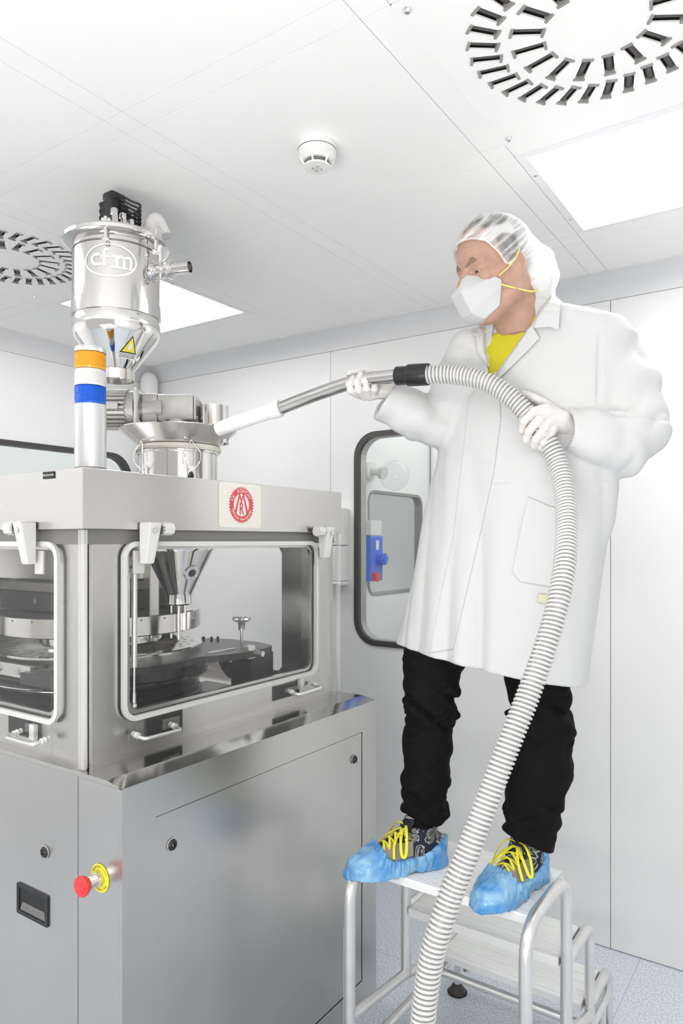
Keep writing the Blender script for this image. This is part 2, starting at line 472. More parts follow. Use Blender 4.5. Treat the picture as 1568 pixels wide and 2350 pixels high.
for (i, j) in sorted(LIGHTS):
    if (i, j) == (4, 1): continue
    ccx, ccy = sum(cols[i]) / 2, sum(rows[j]) / 2
    o = dup(lt, (ccx, ccy, ZC), 'added unseen square light in the ceiling behind the camera' if (i, j) != (1, 1) else
            'bright square ceiling light partly hidden behind the steel vacuum receiver')
    if (i, j) != (1, 1):  # out of view, these lights are added to brighten the room
        o['group'] = 'unseen ceiling lights added to light the room'
        o['label'] = {(1, 3): 'added unseen square ceiling light above the camera side of the tablet press', (1, 5): 'added unseen square ceiling light behind the camera, nearest the left wall',
                      (3, 5): 'added unseen square ceiling light behind the camera, between the other two there', (5, 5): 'added unseen square ceiling light behind the camera, nearest the right wall'}[(i, j)]

# ---------------------------------------------------------------- swirl air diffusers
cx0, cy0 = -.3925, 1.5175
df = thing('air_diffuser', 'white square swirl air diffuser with dark slots, nearest, above the man', 'air diffuser', (cx0, cy0, ZC), 'swirl air diffusers in the ceiling')


def slot_list():
    out = []
    for k in range(32):
        a = math.radians(178.8 + 11.25 * k); out.append((a, .262, a - math.radians(5.4), .196))
    for k in range(16):
        a = math.radians(-154.5 + 22.5 * k); out.append((a + math.radians(1.8), .174, a - math.radians(1.8), .102))
    return out


CY = -.0175  # ring centre sits a little off the plate centre


def spt(a, r): return Vector((cx0 + r * math.cos(a), cy0 + CY + r * math.sin(a), 0))


outer = rrect(cx0 - .3215, cx0 + .3215, cy0 - .3015, cy0 + .3015, .003, 2)
holes = []
SW = .0105
for a, ra, b_, rb in slot_list():
    p, q = spt(a, ra), spt(b_, rb); d = (q - p).normalized(); n_ = Vector((-d.y, d.x, 0)) * SW
    holes.append([(v.x, v.y) for v in (p + n_, q + n_, q - n_, p - n_)])
bm = B(); holed(bm, outer, holes, pZ(ZC - .003), .004); obj('face_plate', bm, 'ceil', df)
bm = B(); box(bm, cx0 - .318, cx0 + .318, cy0 - .298, cy0 + .298, ZC + .03, ZC + .05); obj('plenum', bm, 'slot', df)
for a, ra, b_, rb in slot_list():
    p, q = spt(a, ra), spt(b_, rb); d = (q - p).normalized(); n_ = Vector((-d.y, d.x, 0))
    bm = B(); z_ = ZC + .010
    rod(bm, (p.x, p.y, z_), (q.x, q.y, z_), .0092, seg=14)
    o = obj('slot_vane', bm, 'slot', df, smooth=True)
    for e_, s in ((p, 1), (q, -1)):
        bm = B(); m4 = Matrix(((d.x, n_.x, 0, e_.x), (d.y, n_.y, 0, e_.y), (0, 0, 1, ZC - .003), (0, 0, 0, 1)))
        r_ = bmesh.ops.create_cube(bm, size=1)
        tf(bm, r_['verts'], m4 @ Matrix.Translation((s * .003, 0, .004)) @ Matrix.Diagonal((.006, SW * 2 + .0045, .014, 1)))
        obj('end_cap', bm, 'slotcap', o)
for sx in (-1, 1):
    for sy in (-1, 1):
        bm = B(); lathe(bm, [(0, -.008), (.005, -.0075), (.008, -.004), (.009, -.0015)], Matrix.Translation((cx0 + sx * .299, cy0 + sy * .275, ZC - .002)), 16); obj('screw', bm, 'chrome', df, smooth=True)
dup(df, (-2.5375, cy0, ZC), 'white square swirl air diffuser with dark slots, behind the steel vacuum receiver')

# ---------------------------------------------------------------- smoke detector
sx_, sy_ = -1.13, 1.535
sd = thing('smoke_detector', 'round white smoke detector on the ceiling near the middle of the picture', 'smoke detector', (sx_, sy_, ZC))
mt = Matrix.Translation((sx_, sy_, ZC)) @ Matrix.Rotation(PI, 4, 'X')
bm = B(); lathe(bm, [(0, 0), (.052, 0), (.053, .016), (.0525, .017)], mt); obj('base', bm, 'wplast', sd, smooth=True)
bm = B(); lathe(bm, [(.051, .0175), (.052, .019), (.050, .036), (.040, .046), (.034, .047), (.028, .040), (0, .04)], mt); obj('housing', bm, 'wplast', sd, smooth=True)
bm = B(); lathe(bm, [(0, .041), (.026, .041), (.026, .05), (0, .05)], mt); obj('chamber', bm, 'slotcap', sd)
bm = B(); lathe(bm, [(0, .0575), (.036, .0575), (.0375, .0595), (.035, .062), (.02, .064), (0, .0645)], mt)
cp = obj('cap', bm, 'wplast', sd, smooth=True)
bm = B()
for k in range(4):
    for rr, wdt in ((.0125, .0013), (.006, .001)):
        lathe(bm, [(rr - wdt, .0648), (rr + wdt, .0648)], mt, 10, k * PI / 2 + .3, k * PI / 2 + 1.27)
obj('sounder_slots', bm, 'slotcap', cp)
for k in range(6):
    a = k * PI / 3 + .2; p = mt @ Vector((.046 * math.cos(a), .046 * math.sin(a), .038)); q = mt @ Vector((.033 * math.cos(a), .033 * math.sin(a), .059))
    bm = B(); rod(bm, p, q, .0035, .0026, seg=10); obj('rib', bm, 'wplast', sd, smooth=True)
# ================================================================ TABLET PRESS
MX, MX0, MY, MY1 = -1.51, -2.64, 1.081, 2.207
tp = thing('tablet_press', 'large stainless steel tablet press with clear acrylic guards and a brushed base cabinet', 'machine', (-2.05, 1.63, 0))
# base
bm = B(); box(bm, -2.70, -1.364, 1.084, 2.194, .004, 1.070)
holed(bm, [(1.0725, .004), (2.194, .004), (2.194, 1.0725), (1.0725, 1.0725)], [rrect(1.168, 2.103, .102, .977, .004, 2)], pX(-1.362), .0125)
obj('base_cabinet', bm, 'steelv', tp)
bm = B(); v = [(-2.70, 1.0705), (-1.350, 1.0705), (-1.350, 1.0725), (-1.408, 1.0826), (-2.70, 1.0826)]
prism(bm, v, lambda a, b_, h: Vector((a, 1.0725 + h, b_)), 1.1215); obj('ledge', bm, 'ledge', tp)
bm = B(); box(bm, -1.364, -1.352, 1.1705, 2.1005, .1045, .9745, .0012); dr = obj('access_door', bm, 'steelv', tp)
bm = B(); box(bm, -2.70, -1.5185, 1.0725, 1.084, .004, 1.070, .001); dl = obj('front_door', bm, 'steelv', tp)
bm = B(); box(bm, -1.5155, -1.3625, 1.0725, 1.084, .004, 1.070, .0006); obj('corner_panel', bm, 'steelv', tp)
bm = B(); box(bm, -1.3645, -1.3605, 1.1, 2.2 - .09, .09, .99); obj('door_gap_shade', bm, 'dark', tp)  # dark sheet standing in for the shade inside the door gap
bm = B(); box(bm, -1.53, -1.50, 1.0805, 1.085, .01, 1.069); obj('panel_gap_shade', bm, 'dark', tp)  # dark strip as painted shade between the front panels


def lock(mtx, parent):
    bm = B(); lathe(bm, [(0.0115, .001), (.0165, .001), (.0165, .003), (.0115, .0045)], mtx, 28); r_ = obj('lock', bm, 'cast', parent, smooth=True)
    bm = B(); lathe(bm, [(.0145, .003), (.0125, .0075), (.0115, .0085), (.006, .0085), (.005, .003), (0, .003)], mtx, 28); obj('lock_cylinder', bm, 'dark', r_, smooth=True)
    bm = B(); box(bm, -.0045, .0045, -.0012, .0012, .003, .006); bm.transform(mtx); obj('key_slot', bm, 'cast', r_)


RX = Matrix.Rotation(PI / 2, 4, 'Y')      # local z -> +x
RY = Matrix.Rotation(PI / 2, 4, 'X')      # local z -> -y
lock(Matrix.Translation((-1.352, 1.224, .891)) @ RX, dr)
lock(Matrix.Translation((-1.352, 2.050, .894)) @ RX, dr)
lock(Matrix.Translation((-1.650, 1.0725, .854)) @ RY, dl)
# recessed black grip in the front door
gx0, gx1, gz0, gz1 = -1.775, -1.637, .664, .744
bm = B(); holed(bm, rrect(gx0, gx1, gz0, gz1, .004, 3), [rrect(gx0 + .010, gx1 - .010, gz0 + .010, gz1 - .010, .003, 3)], pY(1.068), .005)
gp = obj('recessed_grip', bm, 'dark', dl)
bm = B(); a_ = [(1.0715, gz0 + .01), (1.0719, gz0 + .01), (1.0719, gz1 - .01), (1.0715, gz1 - .01)]
box(bm, gx0 + .009, gx1 - .009, 1.0712, 1.0722, gz0 + .009, gz1 - .009); obj('grip_pocket', bm, 'ink', gp)
bm = B(); prism(bm, [(gx0 + .012, gz0 + .011), (gx1 - .012, gz0 + .011), (gx1 - .018, gz0 + .034), (gx0 + .024, gz0 + .034)], pY(1.0705), .0008); obj('grip_lip', bm, 'mid', gp)
# emergency stop
ec = Vector((-1.430, 1.0725, .846)); me_ = Matrix.Translation(ec) @ RY
bm = B(); lathe(bm, [(.0, .0005), (.0335, .0005), (.0335, .002), (0, .002)], me_, 48); es = obj('emergency_stop', bm, 'yel', tp, label='red mushroom emergency stop on a yellow disc')
bm = B(); lathe(bm, [(.0175, .002), (.0175, .012), (.0145, .014), (.0145, .030), (.0165, .031), (.0165, .036), (.012, .036)], me_, 32); obj('collar', bm, 'polish', es, smooth=True)
bm = B(); lathe(bm, [(.012, .033), (.0165, .036), (.0235, .047), (.0245, .052), (.0225, .0565), (.018, .0575), (.017, .060), (.011, .061), (.0105, .0620), (0, .0625)], me_, 40); obj('button', bm, 'red', es, smooth=True)
bm = B()
for word, a0 in (('EMERGENCY-STOP', 90), ('EMERGENCY-STOP', -90)):
    for i, ch in enumerate(word):
        a = math.radians(a0 + 62 - i * 9.5) if a0 > 0 else math.radians(a0 - 62 + i * 9.5)
        rr = .0275; s_ = 1 if a0 > 0 else -1
        def pl(u, v_, a=a, s_=s_):
            er = Vector((math.cos(a), 0, math.sin(a))); et = Vector((math.sin(a), 0, -math.cos(a))) * s_
            return Vector((ec.x, ec.y - .0024, ec.z)) + er * (rr + v_ * s_) + et * u
        text_bm(ch, .0066, bm=bm, place=pl)
obj('lettering', bm, 'ink', es)

# lid
bm = B(); box(bm, MX0, MX, MY, MY1, 1.678, 1.83, .0015); ld = obj('lid', bm, 'steel', tp)
bm = B(); box(bm, MX0 + .02, MX - .02, MY + .02, MY1 - .02, 1.64, 1.68); obj('lid_frame', bm, 'mid', ld)
bm = B(); box(bm, -1.672, -1.625, MY - .003, MY, 1.808, 1.826); pl_ = obj('name_plate', bm, 'ink', ld)
bm = text_bm('MESCOLATORE', .0068, place=lambda u, v_: Vector((-1.6485 + u, MY - .0034, 1.8168 + v_))); obj('lettering', bm, 'etch', pl_)
for k in range(3):
    bm = B(); x_ = -1.61 + .02 * k; rod(bm, (x_ * 1.0 - .12 * k, 1.12, 1.829), (x_ - .12 * k, 1.12, 1.835), .004); obj('bolt', bm, 'cast', ld)
# logo plaque
ly0, ly1, lz0, lz1 = 1.553, 1.744, 1.690, 1.8275
bm = B(); prism(bm, rrect(ly0, ly1, lz0, lz1, .010), pX(MX + .0002), .0016); lg = obj('logo_plate', bm, 'plaque', tp, label='cream enamel plate with a red gear emblem')
lc = Vector((MX + .0024, (ly0 + ly1) / 2 + .003, (lz0 + lz1) / 2 + .001)); K = 1.0


def pg(u, v_, h=0): return Vector((lc.x + h, lc.y + u * 1.0, lc.z + v_))


NT = 36; ro, ri = .0565, .0355; gear = []
for k in range(NT):
    for f, rr in ((-.46, ro * .915), (-.22, ro * .925), (-.22, ro), (.22, ro), (.22, ro * .925), (.46, ro * .915)):
        a = 2 * PI * (k + f) / NT; gear.append((rr * math.cos(a), rr * math.sin(a)))
circ = [(ri * math.cos(2 * PI * k / 48), ri * math.sin(2 * PI * k / 48)) for k in range(48)]
bm = B(); holed(bm, gear, [circ], lambda u, v_, h: pg(u, v_, h), .0003)
MM = [(-.0300, -.0225), (-.0105, .0350), (-.0045, .0350), (0, .0205), (.0045, .0350), (.0105, .0350), (.0300, -.0225), (.0225, -.0290), (.0075, .0250), (0.0, .0105), (-.0075, .0250), (-.0225, -.0290)]
MM = [(-.030, -.021), (-.0100, .036), (-.0070, .036), (0, .0165), (.0070, .036), (.0100, .036), (.030, -.021), (.0235, -.028), (.0082, .0255), (0.0, .0060), (-.0082, .0255), (-.0235, -.028)]
prism(bm, MM, lambda u, v_, h: pg(u, v_, h), .0003)
gm = obj('emblem', bm, 'logo_red', lg)
bm = text_bm('R', .056, place=lambda u, v_: pg(u, v_ - .0135, .0006), sx=.62, offset=.0006); obj('monogram', bm, 'logo_red', lg)
bm = B()
for word, amid, step, sz, out_ in (('F.lli', 152, 8.6, .0125, 1), ('RONCHI', 73, 16.5, .0150, 1), ('Officine meccaniche', -90, 8.1, .0125, -1)):
    n_ = len(word)
    wts = [{'i': .55, 'l': .5, 'I': .6, '.': .5, 'm': 1.5, 'f': .75, ' ': .9}.get(c_, 1.0) for c_ in word]
    tot = sum(wts); acc = 0
    for c_, wt in zip(word, wts):
        t_ = (acc + wt / 2 - tot / 2); acc += wt
        a = math.radians(amid - t_ * step) if out_ > 0 else math.radians(amid + t_ * step)
        def pl(u, v_, a=a, s_=out_):
            er = (math.cos(a), math.sin(a)); et = (math.sin(a) * s_, -math.cos(a) * s_); rr = .0438
            return pg(er[0] * (rr + v_ * s_) + et[0] * u, er[1] * (rr + v_ * s_) + et[1] * u, .0009)
        text_bm(c_, sz, bm=bm, place=pl, offset=.0002)
obj('lettering', bm, 'plaque', lg)

# cabinet walls
OZ0, OZ1 = 1.195, 1.625
bm = B()
holed(bm, [(1.125, 1.0825), (2.182, 1.0825), (2.182, 1.678), (1.125, 1.678)], [rrect(1.243, 2.045, OZ0, OZ1, .03)], pX(-1.545), .012)
# inner return of the side post
box(bm, -1.60, -1.545, 2.075, 2.168, 1.0825, 1.64)
box(bm, -1.60, -1.545, 1.125, 1.225, 1.0825, 1.64)
obj('side_wall', bm, 'steel', tp)
bm = B(); holed(bm, [(-2.62, 1.0825), (-1.55, 1.0825), (-1.55, 1.678), (-2.62, 1.678)], [rrect(-2.45, -1.672, OZ0, OZ1, .03)], pY(1.113), .012)
box(bm, -1.66, -1.545, 1.125, 1.16, 1.0825, 1.64)
obj('front_wall', bm, 'steel', tp)
bm = B(); holed(bm, [(-2.62, 1.0825), (-1.545, 1.0825), (-1.545, 1.678), (-2.62, 1.678)], [[(-2.40, 1.137), (-1.785, 1.137), (-1.768, 1.155), (-1.768, 1.60), (-1.785, 1.625), (-2.40, 1.625)]], pY(2.169), .012)
obj('rear_wall', bm, 'steel', tp)
bm = B(); box(bm, -2.632, -2.62, 1.113, 2.19, 1.0825, 1.678); obj('blind_wall', bm, 'steel', tp)
bm = B(); box(bm, -2.61, -1.56, 1.13, 2.17, 1.083, 1.100); obj('deck', bm, 'deck', tp)
# dark slots behind the handles
for nm, pr in (('side', (1.292, 1.427, 1.104, 1.166)), ('side', (1.832, 1.975, 1.112, 1.160))):
    bm = B(); holed(bm, rrect(*pr, .002, 2), [rrect(pr[0] + .005, pr[1] - .005, pr[2] + .005, pr[3] - .005, .002, 2)], pX(-1.533), .003)
    so = obj('latch_recess', bm, 'rubber', tp)
    bm = B(); box(bm, -1.5331, -1.5318, pr[0] + .005, pr[1] - .005, pr[2] + .005, pr[3] - .005); obj('recess_well', bm, 'ink', so)
    bm = B(); box(bm, -1.532, -1.527, pr[0] + .06, pr[1] - .012, pr[2] + .018, pr[3] - .016, .001); obj('latch', bm, 'mid', so)
bm = B(); holed(bm, rrect(-1.885, -1.735, 1.115, 1.168, .002, 2), [rrect(-1.880, -1.740, 1.12, 1.163, .002, 2)], pY(1.110), .003)
so = obj('latch_recess', bm, 'rubber', tp); bm = B(); box(bm, -1.88, -1.74, 1.1115, 1.1132, 1.12, 1.163); obj('recess_well', bm, 'ink', so)
bm = B(); box(bm, -1.80, -1.76, 1.107, 1.112, 1.130, 1.155, .001); obj('latch', bm, 'mid', so)

# acrylic guards with their gaskets, handles, hinges
bm = B(); box(bm, -1.516, -1.510, 1.222, 2.184, 1.092, 1.674); dx = obj('acrylic_door', bm, 'acry', tp, label='clear acrylic door facing the ladder')
bm = B(); box(bm, -1.516, -1.510, 1.094, 1.2205, 1.088, 1.676); obj('acrylic_panel', bm, 'acry', tp)
bm = B(); box(bm, -1.650, -1.522, 1.087, 1.093, 1.088, 1.676); obj('acrylic_panel', bm, 'acry', tp)
bm = B(); box(bm, -2.50, -1.6515, 1.087, 1.093, 1.092, 1.674); dy = obj('acrylic_door', bm, 'acry', tp, label='clear acrylic door facing the camera')
bm = B(); box(bm, -1.531, -1.524, 1.083, 1.094, 1.086, 1.676); box(bm, -1.521, -1.5085, 1.083, 1.094, 1.086, 1.676); obj('corner_strip', bm, 'acryedge', tp)
bm = B(); box(bm, -1.520, -1.509, 2.186, 2.198, 1.086, 1.676); obj('corner_strip', bm, 'acryedge', tp)
g0 = .0135
bm = B(); holed(bm, rrect(1.208, 2.071, 1.170, 1.647, .045), [rrect(1.208 + g0, 2.071 - g0, 1.170 + g0, 1.647 - g0, .033)], pX(-1.5165, -1), .010)
obj('gasket', bm, 'gask', dx)
bm = B(); holed(bm, rrect(-2.47, -1.634, 1.170, 1.647, .045), [rrect(-2.47 + g0, -1.634 - g0, 1.170 + g0, 1.647 - g0, .033)], pY(1.0935), .010)
obj('gasket', bm, 'gask', dy)


def handle(parent, A, C_, out):
    A, C_, out = Vector(A), Vector(C_), Vector(out); o_ = out.normalized()
    bm = B(); tube(bm, fillet([A + o_ * .006, A + out, C_ + out, C_ + o_ * .006], .014), .0052, 12); h = obj('handle', bm, 'alu', parent, smooth=True)
    for p in (A, C_):
        bm = B(); rod(bm, p + o_ * .0005, p + o_ * .003, .0085); rod(bm, p + o_ * .003, p + o_ * .010, .006); rod(bm, p + o_ * .010, p + o_ * .0125, .0085)
        obj('handle_foot', bm, 'wplast', h, smooth=True)
    for p in (A, C_):
        bm = B(); rod(bm, p - o_ * .011, p - o_ * .0062, .007); obj('nut', bm, 'wplast', h, smooth=True)


handle(dx, (-1.510, 1.243, 1.136), (-1.510, 1.372, 1.133), (.036, 0, -.006))
handle(dx, (-1.510, 1.902, 1.134), (-1.510, 2.036, 1.136), (.036, 0, -.006))
handle(dy, (-1.800, 1.087, 1.134), (-1.674, 1.087, 1.133), (0, -.036, -.006))
bm = B(); box(bm, -1.532, -1.5165, 1.965, 1.985, 1.128, 1.168, .002); obj('catch', bm, 'wplast', dx)
bm = B(); box(bm, -1.760, -1.738, 1.0935, 1.108, 1.118, 1.160, .002); obj('catch', bm, 'wplast', dy)


def hinge(parent, P0, ax, out, sgn):
    """corner hinge: tapered arm, bush and lug along axis ax"""
    P0, ax, out = Vector(P0), Vector(ax), Vector(out)
    def at(a, o_, z): return P0 + ax * a + out * o_ + Vector((0, 0, z))
    bm = B()
    top = [(0, .0), (.048, .0), (.048, .0)]
    vs = [bm.verts.new(p) for p in (at(0, 0, .010), at(.046, 0, .010), at(.046, .040, .010), at(.036, .046, .010), at(.0, .046, .010),
                                     at(.002, 0, -.100), at(.034, 0, -.100), at(.034, .020, -.100), at(.030, .024, -.100), at(.002, .024, -.100))]
    bm.faces.new(vs[:5]); bm.faces.new(vs[5:])
    for i in range(5): bm.faces.new((vs[i], vs[(i + 1) % 5], vs[5 + (i + 1) % 5], vs[5 + i]))
    bmesh.ops.bevel(bm, geom=bm.edges[:], offset=.0025, segments=2, affect='EDGES')
    h = obj('hinge', bm, 'gplast', parent)
    bm = B(); rod(bm, at(.046, .026, -.006), at(.056, .026, -.006), .017, seg=28); obj('bush', bm, 'polish', h, smooth=True)
    bm = B(); rod(bm, at(.054, .026, -.006), at(.088, .026, -.006), .0185, seg=8); obj('lug', bm, 'gplast', h)
    bm = B(); q = at(.018, .046, -.012); rod(bm, q - out * .002, q + out * .002, .007); rod(bm, q + out * .001, q + out * .003, .003); obj('screw', bm, 'alu', h, smooth=True)
    bm = B(); a, c_ = at(-.006, -.012, -.045), at(.030, -.020, -.115)
    box(bm, min(a.x, c_.x), max(a.x, c_.x), min(a.y, c_.y), max(a.y, c_.y), c_.z - .012, a.z - .02, .002); obj('clamp_block', bm, 'gplast', h)


hinge(dx, (-1.508, 1.252, 1.688), (0, 1, 0), (1, 0, 0), 1)
hinge(dx, (-1.508, 2.098, 1.688), (0, -1, 0), (1, 0, 0), 1)
hinge(dy, (-1.700, 1.079, 1.688), (-1, 0, 0), (0, -1, 0), 1)


def gas_strut(a, b_, parent):
    a, b_ = Vector(a), Vector(b_); m_ = a.lerp(b_, .72)
    bm = B(); rod(bm, a, m_, .0078); s = obj('gas_strut', bm, 'alu', parent, smooth=True)
    bm = B(); rod(bm, m_, b_, .0038); obj('piston_rod', bm, 'polish', s, smooth=True)
    bm = B(); bmesh.ops.create_uvsphere(bm, u_segments=16, v_segments=10, radius=.009, matrix=Matrix.Translation(b_)); rod(bm, b_ + Vector((0, 0, .008)), b_ + Vector((0, 0, .035)), .006); obj('ball_joint', bm, 'polish', s, smooth=True)
    bm = B(); rod(bm, b_ - Vector((.028, 0, 0)), b_, .004); rod(bm, a - Vector((.02, 0, 0)), a, .006); obj('stud', bm, 'polish', s)
    return s


s = gas_strut((-1.540, 2.003, 1.575), (-1.540, 2.010, 1.290), dx)
bm = text_bm('DICTATOR', .011, place=lambda u, v_: Vector((-1.5312, 2.004 + v_, 1.50 + u))); obj('lettering', bm, 'ink', s)
s.parent = tp; gas_strut((-1.540, 1.264, 1.575), (-1.540, 1.262, 1.205), tp)

# turret and tooling
TC = Vector((-2.07, 1.56, 0)); MT = Matrix.Translation(TC)
bm = B(); box(bm, -2.36, -1.93, 1.36, 1.80, 1.418, 1.480, .003); hb = obj('compression_head', bm, 'dsteel', tp)
bm = B(); box(bm, -2.36, -1.93, 1.36, 1.80, 1.482, 1.512, .002); obj('head_cover', bm, 'mid', hb)
for q in ((-2.15, 1.36), (-2.02, 1.36)):
    bm = B(); rod(bm, (q[0], 1.3605, 1.45), (q[0], 1.3565, 1.45), .009); obj('socket_screw', bm, 'mid', hb, smooth=True)
bm = B(); box(bm, -2.50, -1.965, 1.42, 1.75, 1.514, 1.664, .003); cs = obj('head_casing', bm, 'steel', tp)
bm = B(); box(bm, -2.10, -2.068, 1.405, 1.4195, 1.565, 1.605, .002); box(bm, -2.085, -2.045, 1.398, 1.406, 1.572, 1.60, .002); obj('connector', bm, 'wplast', cs)
bm = B(); box(bm, -1.93, -1.895, 1.62, 1.66, 1.40, 1.664, .002); obj('pillar', bm, 'steel', tp)
bm = B(); lathe(bm, [(0, 1.352), (.330, 1.352), (.333, 1.355), (.333, 1.412), (.330, 1.415), (0, 1.415)], MT, 96); up = obj('upper_punch_drum', bm, 'polish', tp, smooth=True)
for k in range(10):
    a = -2.3 + .25 * k; bm = B()
    for q in (-.006, .006):
        lathe(bm, [(.3335, 1.400 + q * 0), (.3335, 1.406)], MT, 2, a + q, a + q + .007)
    obj('index_mark', bm, 'mid', up)
bm = B(); lathe(bm, [(.115, 1.30), (.12, 1.302), (.195, 1.304), (.20, 1.31), (.20, 1.35)], MT, 72); obj('turret_hub', bm, 'polish', tp, smooth=True)
bm = B(); lathe(bm, [(0, 1.262), (.336, 1.262), (.340, 1.266), (.340, 1.292), (.337, 1.296), (.21, 1.296), (.205, 1.293), (0, 1.293)], MT, 96); dt = obj('die_table', bm, 'polish', tp, smooth=True)
for k in range(30):
    a = 2 * PI * k / 30; bm = B()
    for r_ in (.255, .28, .305):
        m_ = MT @ Matrix.Rotation(a + r_, 4, 'Z') @ Matrix.Translation((r_, 0, 1.2964))
        lathe(bm, [(0, 0), (.0075, 0)], m_ @ Matrix.Diagonal((1.1, .45, 1, 1)), 12)
    obj('die_hole', bm, 'slot', dt)
bm = B(); lathe(bm, [(.20, 1.24), (.330, 1.24), (.338, 1.236), (.342, 1.222), (.360, 1.214), (.364, 1.204), (.352, 1.192), (.300, 1.188), (.296, 1.172), (.322, 1.166), (.330, 1.160), (.330, 1.152), (.318, 1.146), (.28, 1.144), (0, 1.144)], MT, 96)
lcam = obj('lower_cam_ring', bm, 'dsteel', tp, smooth=True, sharp=50)
bm = B(); lathe(bm, [(.3645, 1.2085), (.3665, 1.206), (.3665, 1.203), (.3645, 1.2005)], MT, 96); obj('ring_edge', bm, 'polish', lcam, smooth=True)
bm = B(); lathe(bm, [(.26, 1.262), (.26, 1.24)], MT, 64); obj('punch_guide', bm, 'polish', tp, smooth=True)
bm = B(); lathe(bm, [(0, 1.1405), (.335, 1.1405), (.340, 1.135), (.340, 1.1005), (0, 1.1005)], MT, 80); obj('turret_base', bm, 'dsteel', tp, smooth=True)
# black feeder plate
pl0 = [(-2.02, 1.60), (-2.02, 1.93), (-1.984, 1.951), (-1.88, 1.993), (-1.722, 1.989), (-1.640, 1.955), (-1.621, 1.925), (-1.606, 1.785), (-1.638, 1.687), (-1.662, 1.649), (-1.670, 1.612), (-1.662, 1.560), (-1.648, 1.500), (-1.662, 1.420), (-1.70, 1.34), (-1.76, 1.27), (-1.84, 1.215), (-1.90, 1.25), (-1.86, 1.45)]
bm = B(); prism(bm, pl0, pZ(1.253), .022); fp = obj('feeder_plate', bm, 'dsteel', tp)
bm = B(); prism(bm, [(-1.80 - .012 * 0 + .13 * math.cos(a_), 1.50 + .13 * math.sin(a_)) for a_ in [.1 * k - .9 for k in range(18)]] + [(-1.88, 1.60), (-1.84, 1.40)], pZ(1.222), .030); obj('feeder_shoe', bm, 'dsteel', fp)
bm = B(); box(bm, -1.735, -1.640, 1.845, 1.965, 1.1005, 1.2525, .003); obj('feeder_block', bm, 'dsteel', tp)
bm = B(); box(bm, -1.98, -1.745, 1.82, 1.97, 1.1005, 1.109, .002); obj('mounting_foot', bm, 'mid', tp)


def star_knob(x_, y_, z_, h, parent):
    bm = B(); rod(bm, (x_, y_, z_), (x_, y_, z_ + h), .0055); kb = obj('clamp_knob', bm, 'alu', parent, smooth=True)
    bm = B(); lathe(bm, [(.012, -.028), (.013, -.004), (.016, 0), (0, .001)], Matrix.Translation((x_, y_, z_ + h - .004)), 24)
    R_ = []
    N_ = 42
    for zz, f in ((.0, .80), (.006, 1), (.014, .96), (.018, .7), (.019, .0)):
        ring = [bm.verts.new((x_ + .031 * f * (1 + .13 * math.cos(7 * 2 * PI * k / N_)) * math.cos(2 * PI * k / N_), y_ + .031 * f * (1 + .13 * math.cos(7 * 2 * PI * k / N_)) * math.sin(2 * PI * k / N_), z_ + h + zz)) for k in range(N_)] if f else None
        if ring:
            if R_:
                for k in range(N_): bm.faces.new((R_[k], R_[(k + 1) % N_], ring[(k + 1) % N_], ring[k]))
            else: bm.faces.new(ring)
            R_ = ring
        else: bm.faces.new(R_)
    obj('knob', bm, 'alu', kb, smooth=True)


star_knob(-1.775, 1.945, 1.275, .078, tp)
star_knob(-1.800, 1.215, 1.27, .060, tp)
bm = B(); box(bm, -1.92, -1.72, 1.165, 1.26, 1.235, 1.27, .003); obj('guide_block', bm, 'dsteel', tp)
bm = B(); box(bm, -2.20, -1.90, 1.185, 1.20, 1.245, 1.285, .002); gr = obj('guide_rail', bm, 'steel', tp)
for x_ in (-2.16, -2.06, -1.96):
    bm = B(); rod(bm, (x_, 1.186, 1.265), (x_, 1.181, 1.265), .009); rod(bm, (x_, 1.182, 1.265), (x_, 1.180, 1.265), .0045); obj('socket_screw', bm, 'cast', gr, smooth=True)
for dx_, dy_ in ((0, 0), (.03, .012), (.045, .03)):
    bm = B(); rod(bm, (-1.94 + dx_, 1.915 + dy_, 1.275), (-1.94 + dx_, 1.915 + dy_, 1.288), .005); obj('dowel', bm, 'dark', fp, smooth=True)
bm = B(); box(bm, -1.650, -1.625, 1.815, 1.85, 1.245, 1.290, .002); rod(bm, (-1.64, 1.832, 1.270), (-1.575, 1.832, 1.266), .009); obj('lever', bm, 'alu', fp)
bm = B(); box(bm, -1.70, -1.685, 1.69, 1.82, 1.2752, 1.278); obj('scraper', bm, 'polish', fp)
# chute elbow under the feeder plate
bm = B(); tube(bm, spline([(-1.73, 1.80, 1.255), (-1.725, 1.80, 1.235), (-1.705, 1.795, 1.212), (-1.672, 1.785, 1.198)], 6), .019, 20, cap=False); obj('chute_elbow', bm, 'polish', tp, smooth=True)
bm = B(); rod(bm, (-1.80, 1.66, 1.64), (-1.80, 1.66, 1.47), .009); rod(bm, (-1.80, 1.66, 1.478), (-1.80, 1.66, 1.412), .026, seg=28); obj('nylon_post', bm, 'beige', tp, smooth=True)

